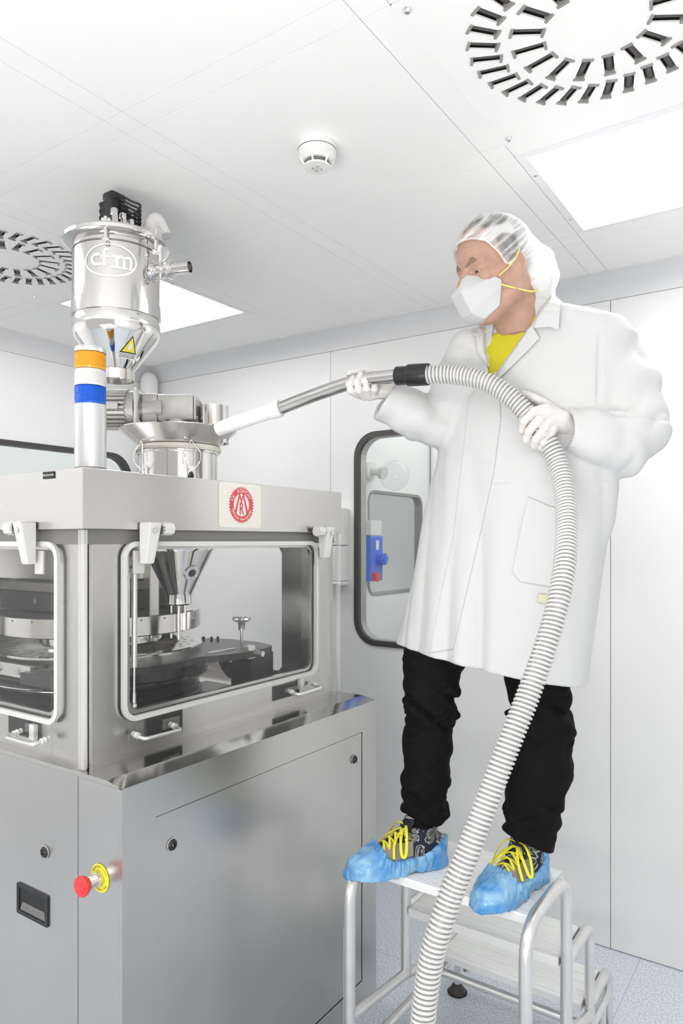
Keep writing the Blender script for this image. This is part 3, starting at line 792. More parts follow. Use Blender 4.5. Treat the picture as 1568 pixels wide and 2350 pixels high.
# ================================================================ FEED HOPPER on the lid
HC = Vector((-1.733, 1.600, 0)); MH = Matrix.Translation(HC)
fh = thing('feed_hopper', 'polished steel feed hopper with a wide funnel rim standing on the press lid', 'hopper', (HC.x, HC.y, 1.83))
bm = B(); lathe(bm, [(.1235, 1.8302), (.1235, 1.925), (.131, 1.926), (.131, 1.932), (.10, 1.932)], MH, 72); obj('drum', bm, 'polish', fh, smooth=True)
bm = B(); lathe(bm, [(.125, 1.932), (.133, 1.933), (.137, 1.941), (.133, 1.950), (.125, 1.951)], MH, 72); obj('seal_ring', bm, 'seal', fh, smooth=True)
bm = B(); lathe(bm, [(.124, 1.9505), (.130, 1.951), (.1855, 2.002), (.1855, 2.005), (.182, 2.005), (.127, 1.956), (.10, 1.956), (0, 1.975)], MH, 80); obj('funnel', bm, 'polish', fh, smooth=True)
pc = CW((491 - CAMX) / FPX * 2.3, 2.3, 0)
bm = B(); lathe(bm, [(.048, 1.962), (.048, 2.083), (.0465, 2.083), (.0465, 1.97), (0, 1.97)], Matrix.Translation(pc), 48); obj('filler_neck', bm, 'polish', fh, smooth=True)
# cone hanging inside the press cabinet
bm = B(); lathe(bm, [(.112, 1.640), (.112, 1.622), (.108, 1.615), (.043, 1.480), (.0405, 1.474), (.0405, 1.446), (.036, 1.442), (0, 1.442)], MH, 72); cn = obj('outlet_cone', bm, 'chrome', tp, smooth=True)
a = math.atan2(-HC.y + .25, -HC.x + .55) + .35
er = Vector((math.cos(a), math.sin(a), 0)); cp_ = HC + er * .074 + Vector((0, 0, 1.548)); sl = (er * .9 + Vector((0, 0, -.43))).normalized()
qm = Vector((0, 0, 1)).rotation_difference(sl).to_matrix().to_4x4()
bm = B(); lathe(bm, [(0, .004), (.026, .004), (.027, .002), (.027, -.003)], Matrix.Translation(cp_) @ qm, 32); sgz = obj('sight_flange', bm, 'polish', cn, smooth=True)
bm = B(); lathe(bm, [(0, .006), (.012, .006), (.013, .004)], Matrix.Translation(cp_) @ qm, 24); obj('sight_glass', bm, 'dark', cn, smooth=True)
for k in range(4):
    bm = B(); p_ = Matrix.Translation(cp_) @ qm @ Vector((.0195 * math.cos(k * PI / 2 + .8), .0195 * math.sin(k * PI / 2 + .8), .004)); rod(bm, p_, p_ + sl * .003, .0026, seg=10); obj('bolt', bm, 'chrome', cn)
for k, (ox, l_) in enumerate(((.0, .115), (-.024, .11), (.02, .03))):
    bm = B(); p_ = HC + Vector((CT * ox, ST * ox, 1.444)); rod(bm, p_, p_ - Vector((0, 0, l_)), .0058 if k == 0 else .0038); obj('dosing_rod', bm, 'polish', tp, smooth=True)
# wire bail clips
for px_, py_ in ((316, 1060), (468, 1075)):
    th = math.atan2(-HC.y, -HC.x) + (-.95 if px_ < 400 else .28)
    er = Vector((math.cos(th), math.sin(th), 0)); et = Vector((-er.y, er.x, 0))
    base = HC + er * .128
    bm = B(); r_ = bmesh.ops.create_cube(bm, size=1); tf(bm, r_['verts'], Matrix.Translation(base + Vector((0, 0, 1.862))) @ Matrix(((er.x, et.x, 0, 0), (er.y, et.y, 0, 0), (0, 0, 1, 0), (0, 0, 0, 1))) @ Matrix.Diagonal((.010, .018, .034, 1)))
    lt_ = obj('clip_latch', bm, 'chrome', fh)
    for s_ in (-1, 1):
        bm = B(); tube(bm, spline([base + er * (.004) + et * s_ * .006 + Vector((0, 0, 1.865)), base + er * .020 + et * s_ * .022 + Vector((0, 0, 1.89)), base + er * .022 + et * s_ * .024 + Vector((0, 0, 1.92)), base + er * .012 + et * s_ * .008 + Vector((0, 0, 1.946)), base + er * .012 + Vector((0, 0, 1.958))], 8), .0016, 8)
        obj('clip_wire', bm, 'chrome', lt_, smooth=True)
    bm = B(); lathe(bm, [(0, 0), (.006, .004), (.007, .012), (.003, .022), (0, .024)], Matrix.Translation(base + er * .012 + Vector((0, 0, 1.838))), 14); obj('clip_knob', bm, 'dark', lt_, smooth=True)

# gear motor lying over the funnel
gz = 2.072
gc = Vector((HC.x, HC.y, gz)); ex = Vector((1, 0, 0)); R90 = Matrix.Rotation(PI / 2, 4, 'Y')
gmt = thing('gear_motor', 'grey finned electric gear motor lying across the hopper funnel', 'motor', (HC.x, HC.y, 1.98))
MG = Matrix.Translation(gc) @ R90     # local z -> +x
bm = B(); box(bm, HC.x - .109, HC.x - .058, HC.y - .045, HC.y + .045, gz - .046, gz + .046, .008)
rod(bm, gc + ex * -.109, gc + ex * -.045, .050, seg=40); obj('gear_housing', bm, 'cast', gmt, smooth=True)
bm = B(); box(bm, HC.x - .058, HC.x + .056, HC.y - .043, HC.y + .043, gz - .040, gz + .042, .006); obj('gearbox', bm, 'cast', gmt, smooth=True)
bm = B(); box(bm, HC.x + .056, HC.x + .064, HC.y - .040, HC.y + .040, gz - .038, gz + .036, .002); ec_ = obj('end_cover', bm, 'cast', gmt)
for y_ in (-.032, .032):
    for z_ in (-.03, .028):
        bm = B(); rod(bm, (HC.x + .064, HC.y + y_, gz + z_), (HC.x + .068, HC.y + y_, gz + z_), .0045, seg=6); obj('bolt', bm, 'alu', ec_)
bm = B(); box(bm, HC.x - .133, HC.x - .116, HC.y - .060, HC.y + .060, gz - .062, gz + .062, .012); mf = obj('mounting_flange', bm, 'wplast', gmt, smooth=True)
for y_ in (-.048, .048):
    for z_ in (-.048, .048):
        bm = B(); rod(bm, (HC.x - .116, HC.y + y_, gz + z_), (HC.x - .110, HC.y + y_, gz + z_), .005, seg=6); obj('bolt', bm, 'alu', mf)
bm = B(); rod(bm, gc + ex * -.117, gc + ex * -.106, .052, seg=40); obj('adapter', bm, 'mid', gmt, smooth=True)
bm = B(); N_ = 160; prof = []
rings = []
for x_ in (-.305, -.158):
    rings.append([bm.verts.new(gc + Vector((x_, (.056 + (.010 if (k // 2) % 3 != 0 else 0)) * math.cos(2 * PI * k / N_), (.056 + (.010 if (k // 2) % 3 != 0 else 0)) * math.sin(2 * PI * k / N_)))) for k in range(N_)])
for k in range(N_): bm.faces.new((rings[0][k], rings[0][(k + 1) % N_], rings[1][(k + 1) % N_], rings[1][k]))
bm.faces.new(rings[0]); bm.faces.new(rings[1]); obj('motor_body', bm, 'cast', gmt)
bm = B(); rod(bm, gc + ex * -.160, gc + ex * -.132, .060, seg=40); obj('motor_flange', bm, 'cast', gmt, smooth=True)
bm = B(); box(bm, HC.x - .235, HC.x - .175, HC.y - .072, HC.y - .058, gz - .010, gz + .012, .002); obj('cable_clip', bm, 'cast', gmt)
bm = B(); rod(bm, (HC.x, HC.y, 1.972), (HC.x, HC.y, 1.998), .056, seg=36); rod(bm, (HC.x, HC.y, 1.998), (HC.x, HC.y, gz - .035), .044, seg=36); fl_ = obj('foot_flange', bm, 'cast', gmt, smooth=True)
for k in range(6):
    bm = B(); a = k * PI / 3 + .3; rod(bm, (HC.x + .049 * math.cos(a), HC.y + .049 * math.sin(a), 1.998), (HC.x + .049 * math.cos(a), HC.y + .049 * math.sin(a), 2.006), .005, seg=6); obj('bolt', bm, 'alu', fl_)

rot_ = Matrix.Translation(HC) @ Matrix.Rotation(TH, 4, 'Z') @ Matrix.Translation(-HC)
for o in gmt.children_recursive:
    o.data.transform(rot_)

# ================================================================ SIGNAL TOWER
SC_ = Vector((-1.585, 1.158, 0)); MS = Matrix.Translation(SC_)
st = thing('signal_tower', 'signal tower with amber, clear and blue lenses standing on the press lid', 'signal light', (SC_.x, SC_.y, 1.83))
bm = B(); lathe(bm, [(0, 1.8302), (.0400, 1.8302), (.0400, 2.0015), (0, 2.0015)], MS, 48); obj('post', bm, 'anod', st, smooth=True)
bm = B(); lathe(bm, [(.041, 1.8303), (.0412, 1.837), (.040, 1.839)], MS, 48); obj('foot_ring', bm, 'slotcap', st, smooth=True)
for nm, z0, z1, mm in (('blue_lens', 2.0020, 2.0490, 'bluel'), ('clear_lens', 2.0495, 2.0920, 'clearl'), ('amber_lens', 2.0925, 2.1355, 'amber')):
    bm = B(); pr = [(0, z0), (.0392, z0), (.0392, z0 + .006)]
    n_ = 11
    for k in range(n_):
        za = z0 + .006 + (z1 - z0 - .008) * k / n_; dz = (z1 - z0 - .008) / n_
        pr += [(.0378, za + dz * .1), (.0388, za + dz * .5), (.0378, za + dz * .9)]
    pr += [(.0392, z1 - .001), (0, z1)]
    lathe(bm, pr, MS, 72); lo = obj('lens', bm, mm, st, smooth=True, label=nm.replace('_', ' '), sharp=20)
    bm = B(); N_ = 36
    for k in range(N_):
        a = 2 * PI * k / N_; p_ = SC_ + Vector((.0378 * math.cos(a), .0378 * math.sin(a), 0)); box(bm, p_.x - .0009, p_.x + .0009, p_.y - .0009, p_.y + .0009, z0 + .006, z1 - .003)
    obj('prism_ribs', bm, mm, lo)
bm = B(); lathe(bm, [(0, 2.136), (.0400, 2.136), (.0400, 2.146), (.038, 2.1495), (0, 2.1495)], MS, 48); obj('cap', bm, 'anod', st, smooth=True)

# ================================================================ VACUUM RECEIVER
rc = CW((268 - CAMX) / FPX * 2.1, 2.1, 0); MR = Matrix.Translation(rc)
vr = thing('vacuum_receiver', 'tall cylindrical polished steel vacuum receiver with a conical bottom, high over the press', 'vacuum receiver', (rc.x, rc.y, 2.12))
bm = B(); lathe(bm, [(.124, 2.515), (.124, 2.342), (.1275, 2.341), (.1275, 2.300), (.1245, 2.299)], MR, 96); rb = obj('drum', bm, 'polish', vr, smooth=True)
bm = B(); lathe(bm, [(.1245, 2.2985), (.1255, 2.297), (.1255, 2.268), (.1235, 2.252), (.118, 2.240), (.0500, 2.150)], MR, 96); obj('cone', bm, 'chrome', vr, smooth=True)
bm = B(); lathe(bm, [(.0495, 2.150), (.0510, 2.149), (.0510, 2.121), (.0490, 2.121), (.0490, 2.14), (0, 2.142)], MR, 64); obj('outlet', bm, 'polish', vr, smooth=True)
bm = B(); lathe(bm, [(.1255, 2.487), (.1262, 2.489), (.1255, 2.491)], MR, 96); obj('weld_bead', bm, 'mid', vr, smooth=True)
bm = B(); lathe(bm, [(.124, 2.508), (.142, 2.509), (.1505, 2.515), (.1515, 2.524), (.145, 2.531), (.130, 2.534), (0, 2.536)], MR, 96); lid_ = obj('lid', bm, 'polish', vr, smooth=True)


def onr(du, z, rr):      # point on the receiver's surface, du metres across as seen from the front
    s_ = max(-.999, min(.999, du / rr)); al = math.asin(s_); dv = -rr * math.cos(al)
    return Vector((rc.x, rc.y, 0)) + Vector((CT, ST, 0)) * (rr * s_) + Vector((-ST, CT, 0)) * dv + Vector((0, 0, z))


# lettering etched on the drum
ccu, ccz = .020, 2.430
ov = [(.074 * math.cos(2 * PI * k / 64), .047 * math.sin(2 * PI * k / 64)) for k in range(64)]; oi = [(.069 * math.cos(2 * PI * k / 64), .042 * math.sin(2 * PI * k / 64)) for k in range(64)]


def arc_place(u, v_, rr=.1249): 
    al = (u + ccu) / rr; return Vector((rc.x, rc.y, 0)) + Vector((CT, ST, 0)) * rr * math.sin(al) - Vector((-ST, CT, 0)) * rr * math.cos(al) + Vector((0, 0, ccz + v_))


bm = B(); vo = [bm.verts.new(arc_place(*p)) for p in ov]; vi = [bm.verts.new(arc_place(*p)) for p in oi]
for k in range(64): bm.faces.new((vo[k], vo[(k + 1) % 64], vi[(k + 1) % 64], vi[k]))
em = obj('emblem', bm, 'etch', rb, smooth=True)


def arcband(bm, cx_, cy_, rx, ry, a0, a1, wd, n=20):
    pts = []
    for k in range(n + 1):
        a = math.radians(a0 + (a1 - a0) * k / n); pts.append((a))
    A = [bm.verts.new(arc_place(cx_ + (rx + wd / 2) * math.cos(a), cy_ + (ry + wd / 2) * math.sin(a))) for a in pts]
    C2 = [bm.verts.new(arc_place(cx_ + (rx - wd / 2) * math.cos(a), cy_ + (ry - wd / 2) * math.sin(a))) for a in pts]
    for k in range(n): bm.faces.new((A[k], A[k + 1], C2[k + 1], C2[k]))


def bar(bm, x0, x1, y0, y1):
    n_ = 4; A = [bm.verts.new(arc_place(x0 + (x1 - x0) * k / n_, y0)) for k in range(n_ + 1)]; C2 = [bm.verts.new(arc_place(x0 + (x1 - x0) * k / n_, y1)) for k in range(n_ + 1)]
    for k in range(n_): bm.faces.new((A[k], A[k + 1], C2[k + 1], C2[k]))


bm = B()
arcband(bm, -.038, .002, .0135, .0135, 90, 270, .008); bar(bm, -.038, -.026, .0115, .0195); bar(bm, -.038, -.022, -.0155, -.0075)
bar(bm, -.020, -.011, -.017, .020); bar(bm, -.026, -.001, .006, .0125); arcband(bm, -.005, .020, .0105, .0105, 180, 60, .009)
bar(bm, .014, .022, -.018, .015); bar(bm, .006, .022, .0085, .015); bar(bm, .004, .028, -.0225, -.0155)
arcband(bm, .030, .004, .0075, .0075, 180, 20, .0075); bar(bm, .0345, .0415, -.020, .005); bar(bm, .031, .046, -.0225, -.0165)
arcband(bm, .049, .004, .0075, .0075, 165, 0, .0075); bar(bm, .053, .060, -.020, .012); bar(bm, .050, .0635, -.0225, -.0165)
obj('lettering', bm, 'etch', em, smooth=True)
# warning sign on the cone
sa = .0 
def cone_place(u, v_, s=.0006):
    z = 2.240 - .0 + (v_ - .045); rr = .0505 + (z - 2.150) * (.118 - .0500) / .09 + s
    al = math.radians(41) + u / rr
    return Vector((rc.x, rc.y, 0)) + Vector((CT, ST, 0)) * rr * math.sin(al) - Vector((-ST, CT, 0)) * rr * math.cos(al) + Vector((0, 0, z))


def sub_poly(bm, pts, s):
    bm2 = B(); vs = [bm2.verts.new((x_, y_, 0)) for x_, y_ in pts]; bm2.faces.new(vs)
    bmesh.ops.triangulate(bm2, faces=bm2.faces[:]); bmesh.ops.subdivide_edges(bm2, edges=bm2.edges[:], cuts=4, use_grid_fill=True)
    mp = {v: bm.verts.new(cone_place(v.co.x, v.co.y, s)) for v in bm2.verts}
    for f in bm2.faces: bm.faces.new([mp[v] for v in f.verts])
    bm2.free()


bm = B(); sub_poly(bm, [(-.030, -.022), (.030, -.022), (.030, -.010), (-.030, -.010)], .0006); sub_poly(bm, [(-.026, -.009), (.026, -.009), (0, .036)], .0006); ws = obj('warning_sign', bm, 'etch', vr, label='yellow warning triangle sticker')
bm = B(); sub_poly(bm, [(-.025, -.008), (.025, -.008), (0, .035)], .0009); obj('sign_border', bm, 'ink', ws)
bm = B(); sub_poly(bm, [(-.0205, -.0055), (.0205, -.0055), (0, .030)], .0012); obj('sign_field', bm, 'yel', ws)
bm = B(); sub_poly(bm, [(-.005, .000), (.005, .000), (.005, .014), (-.005, .014)], .0015); obj('pictogram', bm, 'etch', ws)
bm = text_bm('DANGER', .0115, place=lambda u, v_: cone_place(u, v_ - .016, .0010)); obj('lettering', bm, 'ink', ws)
# lid clamps
for al_, z_ in ((.10, 2.502), (1.15, 2.500)):
    er = Vector((CT, ST, 0)) * math.sin(al_) - Vector((-ST, CT, 0)) * math.cos(al_); et = Vector((-er.y, er.x, 0)); p_ = Vector((rc.x, rc.y, z_)) + er * .136
    bm = B(); rod(bm, p_ + er * .008 + Vector((0, 0, .04)), p_ + er * .006 - Vector((0, 0, .02)), .0045); ck = obj('toggle_clamp', bm, 'chrome', vr, smooth=True)
    bm = B(); bmesh.ops.create_uvsphere(bm, u_segments=16, v_segments=10, radius=.0105, matrix=Matrix.Translation(p_ - Vector((0, 0, .022)) + er * .004)); obj('clamp_nut', bm, 'chrome', ck, smooth=True)
    bm = B(); rod(bm, p_ - et * .012 + Vector((0, 0, .034)), p_ + et * .012 + Vector((0, 0, .034)), .006); obj('clamp_hook', bm, 'chrome', ck, smooth=True)
for k, (du_, dv_, h_) in enumerate(((.022, -.085, .060), (.042, -.070, .052), (.060, -.055, .040))):
    bm = B(); c_ = CW((268 - CAMX) / FPX * 2.1 + du_, 2.1 + dv_, 0); box(bm, c_.x - .007, c_.x + .007, c_.y - .007, c_.y + .007, 2.532, 2.532 + h_ * .7, .003); box(bm, c_.x - .010, c_.x + .006, c_.y - .009, c_.y + .006, 2.532 + h_ * .65, 2.532 + h_, .003); obj('lid_catch', bm, 'polish', vr, smooth=True)
# side inlet
er = Vector((CT, ST, 0)) * .96 - Vector((-ST, CT, 0)) * .28; er.normalize(); p0_ = Vector((rc.x, rc.y, 2.432))
bm = B(); rod(bm, p0_ + er * .11, p0_ + er * .21, .0175, seg=28); inl = obj('side_inlet', bm, 'polish', vr, smooth=True)
bm = B(); m_, _ = frame(p0_ + er * .165, p0_ + er * .245); lathe(bm, [(.0152, .0), (.0168, 0), (.0168, .075), (.0152, .075), (.0145, .02), (0, .02)], m_, 32); obj('spigot', bm, 'polish', inl, smooth=True)
for t_, r_ in ((.122, .030), (.150, .024), (.172, .028)):
    bm = B(); rod(bm, p0_ + er * t_, p0_ + er * (t_ + .007), r_, seg=28); rod(bm, p0_ + er * (t_ + .0065), p0_ + er * (t_ + .013), r_ * .8, seg=28); obj('clamp_ring', bm, 'chrome', inl, smooth=True)
et = Vector((er.y, -er.x, 0))
for t_, s_ in ((.152, 1), (.117, .9)):
    q = p0_ + er * t_ + et * .012
    bm = B(); rod(bm, q + Vector((0, 0, .012)), q + Vector((0, 0, .058)) * s_, .0055); wn = obj('wing_clamp', bm, 'chrome', inl, smooth=True)
    bm = B(); rod(bm, q + Vector((0, 0, .048)) * s_ - er * .006, q + Vector((0, 0, .066)) * s_ + er * .000, .008); rod(bm, q - Vector((0, 0, .012)), q - Vector((0, 0, .030)), .008, .004); obj('wing_nut', bm, 'chrome', wn, smooth=True)
# fittings on the lid
def lp(px, dv): return CW((px - CAMX) / FPX * (2.1 + dv), 2.1 + dv, 0)
c_ = lp(262, -.01)
bm = B(); box(bm, c_.x - .028, c_.x + .028, c_.y - .03, c_.y + .03, 2.535, 2.640, .003); vb = obj('valve_block', bm, 'dark', vr)
bm = B(); box(bm, c_.x - .024, c_.x + .024, c_.y - .026, c_.y + .026, 2.642, 2.668, .008); obj('valve_coil', bm, 'dark', vb, smooth=True)
for k in range(5):
    q = lp(240, -.02); bm = B(); rod(bm, (q.x, q.y, 2.552 + .02 * k), (q.x - .012, q.y - .004, 2.552 + .02 * k), .0085, seg=12); obj('push_fitting', bm, 'dsteel', vb, smooth=True)
for k in range(6):
    a0_ = lp(278, -.03); a1_ = lp(322, -.02 + .006 * k); h_ = 2.635 - .010 * k
    bm = B(); tube(bm, spline([a0_ + Vector((0, 0, 2.655 - .012 * k)), a0_.lerp(a1_, .5) + Vector((0, 0, h_ + .006)), a1_ + Vector((0, 0, h_ - .005)), a0_.lerp(a1_, .7) + Vector((0, 0, h_ - .028)), a0_ + Vector((0, 0, h_ - .035))], 8), .0036, 8); obj('cable', bm, 'dark', vb, smooth=True)
q = lp(201, 0); bm = B(); box(bm, q.x - .016, q.x + .016, q.y - .014, q.y + .014, 2.531, 2.545, .002); rod(bm, (q.x, q.y, 2.54), (q.x, q.y, 2.588), .0085); obj('blue_coupling', bm, 'violet', vr, smooth=True)
q = lp(216, 0); bm = B(); rod(bm, (q.x, q.y, 2.533), (q.x, q.y, 2.572), .006); obj('brass_coupling', bm, 'beige', vr, smooth=True)
q = lp(347, .0); bm = B(); rod(bm, (q.x, q.y, 2.532), (q.x, q.y, 2.565), .032, seg=32)
oe = obj('exhaust_neck', bm, 'gplast', vr, smooth=True)
q2 = lp(372, .03); bm = B(); tube(bm, spline([q + Vector((0, 0, 2.555)), q + Vector((0, 0, 2.582)), q.lerp(q2, .5) + Vector((0, 0, 2.602)), q2 + Vector((0, 0, 2.580)), lp(379, .03) + Vector((0, 0, 2.560))], 8), .021, 24); obj('exhaust_elbow', bm, 'gplast', oe, smooth=True)
# support column behind the drum, standing on the press lid
sp_ = CW((203 - CAMX) / FPX * 2.43, 2.43, 0)
bm = B(); rod(bm, (sp_.x, sp_.y, 1.8302), (sp_.x, sp_.y, 2.33), .014); tube(bm, [(sp_.x, sp_.y, 2.32), (rc.x * .6 + sp_.x * .4, rc.y * .6 + sp_.y * .4, 2.32)], .012); obj('support_column', bm, 'steel', vr, smooth=True)

# ================================================================ WALL FITTINGS
wd = thing('wall_dispenser', 'narrow white wall box on the back wall between press and door window', 'wall box', (-2.02, YW, 1.4))
bm = B(); box(bm, -2.085, -1.992, YW - .075, YW - .0005, 1.625, 1.812, .006); obj('upper_cover', bm, 'wplast', wd)
bm = B(); box(bm, -2.085, -1.996, YW - .070, YW - .0005, 1.446, 1.623, .004); obj('lower_cover', bm, 'wplast', wd)
bm = B(); box(bm, -2.085, -1.992, YW - .080, YW - .0005, 1.425, 1.444, .008); obj('drip_edge', bm, 'wplast', wd)
bs = thing('power_socket', 'blue industrial power socket on the wall just right of the press cabinet', 'socket', (-2.11, YW, 1.55))
bm = B(); box(bm, -2.150, -2.092, YW - .065, YW - .0005, 1.45, 1.69, .006); obj('socket_box', bm, 'blue', bs)
bm = B(); rod(bm, (-2.115, YW - .065, 1.50), (-2.115, YW - .095, 1.48), .03, seg=28); obj('socket_cap', bm, 'red', bs, smooth=True)
ps = thing('interlock_box', 'blue switch box with a red cap seen through the door window', 'switch box', (XI, 3.22, 1.55))
bm = B(); box(bm, XI + .0005, XI + .05, 3.15, 3.275, 1.435, 1.672, .008); ib = obj('switch_case', bm, 'blue', ps)
bm = B(); rod(bm, (XI + .05, 3.235, 1.55), (XI + .085, 3.235, 1.55), .032, seg=24); rod(bm, (XI + .085, 3.235, 1.55), (XI + .095, 3.235, 1.55), .018, seg=24); obj('switch_knob', bm, 'blue', ps, smooth=True)
bm = B(); rod(bm, (XI + .05, 3.185, 1.46), (XI + .075, 3.185, 1.455), .024, seg=24); obj('indicator_cap', bm, 'red', ps, smooth=True)
bm = B(); box(bm, XI + .0505, XI + .0515, 3.20, 3.23, 1.60, 1.65, .0002); obj('sticker', bm, 'wplast', ib)
bm = B(); box(bm, XI + .0005, XI + .045, 3.16, 3.27, 1.675, 1.755, .004); obj('junction_box', bm, 'wplast', ps)
lc_ = Vector((XI, 3.215, 2.02))
bl = thing('bulkhead_lamp', 'white wall lamp with a clear globe seen through the door window', 'lamp', lc_)
bm = B(); rod(bm, lc_ + Vector((.0005, 0, 0)), lc_ + Vector((.02, 0, 0)), .05, seg=28); rod(bm, lc_ + Vector((.02, 0, 0)), lc_ + Vector((.075, 0, -.012)), .022, seg=24); rod(bm, lc_ + Vector((.07, 0, -.011)), lc_ + Vector((.095, 0, -.017)), .034, seg=28); obj('lamp_holder', bm, 'wplast', bl, smooth=True)
bm = B(); bmesh.ops.create_uvsphere(bm, u_segments=32, v_segments=20, radius=.080, matrix=Matrix.Translation(lc_ + Vector((.155, 0, -.03))) @ Matrix.Diagonal((1.05, .9, 1.0, 1))); obj('globe', bm, 'bulb', bl, smooth=True)

# ================================================================ STEP LADDER
XL, XR = -1.116, -.604
Y0, Y1 = 1.672, 1.995
sl_ = thing('step_ladder', 'three tread aluminium step ladder with tubular side frames', 'step ladder', (-.86, 2.0, 0))


def tread(name, x0, x1, y0, y1, z, th=.024):
    bm = B(); n_ = 26; prof = [(y0, z - .004), (y0, z - th), (y0 + .004, z - th), (y0 + .004, z - .006), (y1 - .004, z - .006), (y1 - .004, z - th), (y1, z - th), (y1, z - .004)]
    top = []
    yy = y1 - .001
    step = (y1 - y0 - .002) / n_
    for k in range(n_):
        a = y1 - .001 - step * k
        big = (k % 6 == 0)
        top += [(a, z - (.003 if big else .0015)), (a - step * .45, z - (.003 if big else .0015)), (a - step * .46, z), (a - step * .95, z)]
    prof += top
    A = [bm.verts.new((x0, y_, z_)) for y_, z_ in prof]; C2 = [bm.verts.new((x1, y_, z_)) for y_, z_ in prof]
    for i in range(len(prof)):
        j = (i + 1) % len(prof); bm.faces.new((A[i], A[j], C2[j], C2[i]))
    t = obj(name, bm, 'tread', sl_)
    for x_ in (x0, x1):
        bm = B(); box(bm, x_ - (.002 if x_ == x0 else -.0005), x_ + (-.0005 if x_ == x0 else .002), y0, y1, z - th * .9, z - .001); obj('end_plate', bm, 'alu', t)
    return t


tread('platform', XL + .018, XR - .018, 1.735, 2.030, .709)
tread('tread', XL + .018, XR - .018, 1.980, 2.185, .482)
tread('tread', XL + .018, XR - .018, 2.203, 2.410, .236)
RT = .0165
for X_ in (XL, XR):
    bm = B(); tube(bm, fillet([(X_, Y0, .045), (X_, Y0, .712), (X_, Y1 + .003, .712), (X_, Y1 + .003, .262)], .095, 10), RT, 18); fr = obj('top_loop', bm, 'alu', sl_, smooth=True)
    bm = B(); rod(bm, (X_, Y0, 0.001), (X_, Y0, .012), .026, .022); rod(bm, (X_, Y0, .012), (X_, Y0, .046), .018); obj('rubber_foot', bm, 'rubber', fr, smooth=True)
    bm = B(); tube(bm, fillet([(X_, Y1, .470), (X_, 2.235, .470), (X_, 2.235, .175)], .055, 8), RT * .95, 18); obj('middle_loop', bm, 'alu', sl_, smooth=True)
    bm = B(); tube(bm, fillet([(X_, 2.23, .225), (X_, 2.455, .225), (X_, 2.455, .045)], .055, 8), RT * .95, 18); lo = obj('lower_loop', bm, 'alu', sl_, smooth=True)
    bm = B(); tube(bm, [(X_, Y0, .300), (X_, Y1, .262), (X_, 2.235, .19)], RT * .95, 16); obj('upper_brace', bm, 'alu', sl_, smooth=True)
    bm = B(); tube(bm, [(X_, Y0, .165), (X_, 2.455, .145)], RT * .9, 16); obj('lower_brace', bm, 'alu', sl_, smooth=True)
    bm = B(); rod(bm, (X_, 2.38, 0.001), (X_, 2.38, .010), .033, .031, seg=28); rod(bm, (X_, 2.38, .010), (X_, 2.38, .035), .030, .014, seg=28)
    ft = obj('rubber_foot', bm, 'rubber', sl_, smooth=True)
    bm = B(); rod(bm, (X_, 2.38, .03), (X_, 2.38, .155), .0125); obj('foot_stem', bm, 'alu', ft, smooth=True)
    bm = B(); rod(bm, (X_, 2.38, .0005), (X_, 2.38, .004), .036, seg=32); obj('foot_pad', bm, 'ink', ft, smooth=True)
bm = B(); rod(bm, (XL, 2.225, .158), (XR, 2.225, .158), RT * .85, seg=18); obj('cross_bar', bm, 'alu', sl_, smooth=True)
bm = B(); box(bm, XL - RT - .0008, XL - RT + .003, Y0 - .006, Y0 + .006, .20, .55); obj('sticker', bm, 'wplast', sl_)
DEBUG = False
# ================================================================ PERSON: distance-field modelling helpers
# (u, d, z): metres to the right, ahead of and above the lens foot point; uvw() turns it into room coordinates
def Q(px, py, d): return np.array([(px - CAMX) / FPX * d, d, CH - (py - HZY) / FPX * d])


def lattice(seed, n=48): return np.random.RandomState(seed).rand(n, n, n).astype(np.float32)


LAT = lattice(5)


def noise(x, y, z):
    n = LAT.shape[0]
    xi, yi, zi = np.floor(x).astype(int), np.floor(y).astype(int), np.floor(z).astype(int)
    fx, fy, fz = x - xi, y - yi, z - zi
    fx, fy, fz = fx * fx * (3 - 2 * fx), fy * fy * (3 - 2 * fy), fz * fz * (3 - 2 * fz)
    g = lambda a, b_, c_: LAT[(xi + a) % n, (yi + b_) % n, (zi + c_) % n]
    c00 = g(0, 0, 0) * (1 - fx) + g(1, 0, 0) * fx; c10 = g(0, 1, 0) * (1 - fx) + g(1, 1, 0) * fx
    c01 = g(0, 0, 1) * (1 - fx) + g(1, 0, 1) * fx; c11 = g(0, 1, 1) * (1 - fx) + g(1, 1, 1) * fx
    return ((c00 * (1 - fy) + c10 * fy) * (1 - fz) + (c01 * (1 - fy) + c11 * fy) * fz) * 2 - 1


def ridge(v): return 1 - 2 * np.abs(v)


def smin(a, b_, k):
    h = np.clip(.5 + .5 * (b_ - a) / k, 0, 1); return b_ * (1 - h) + a * h - k * h * (1 - h)


def smax(a, b_, k): return -smin(-a, -b_, k)


def rcone(p, a, b_, ra, rb):
    a, b_ = np.asarray(a, float), np.asarray(b_, float); ba = b_ - a
    t = np.clip(((p - a) @ ba) / (ba @ ba), 0, 1)
    return np.linalg.norm(p - a - t[:, None] * ba, axis=1) - (ra + (rb - ra) * t)


def chain(p, pts, k=.02):
    """pts: (point, radius)"""
    r = None
    for (a, ra), (b_, rb) in zip(pts, pts[1:]):
        v = rcone(p, a, b_, ra, rb); r = v if r is None else smin(r, v, k)
    return r


def ell(p, c, r):
    q = (p - np.asarray(c)) / np.asarray(r); l = np.linalg.norm(q, axis=1)
    return (l - 1) * l / np.maximum(np.linalg.norm(q / np.asarray(r), axis=1), 1e-6)


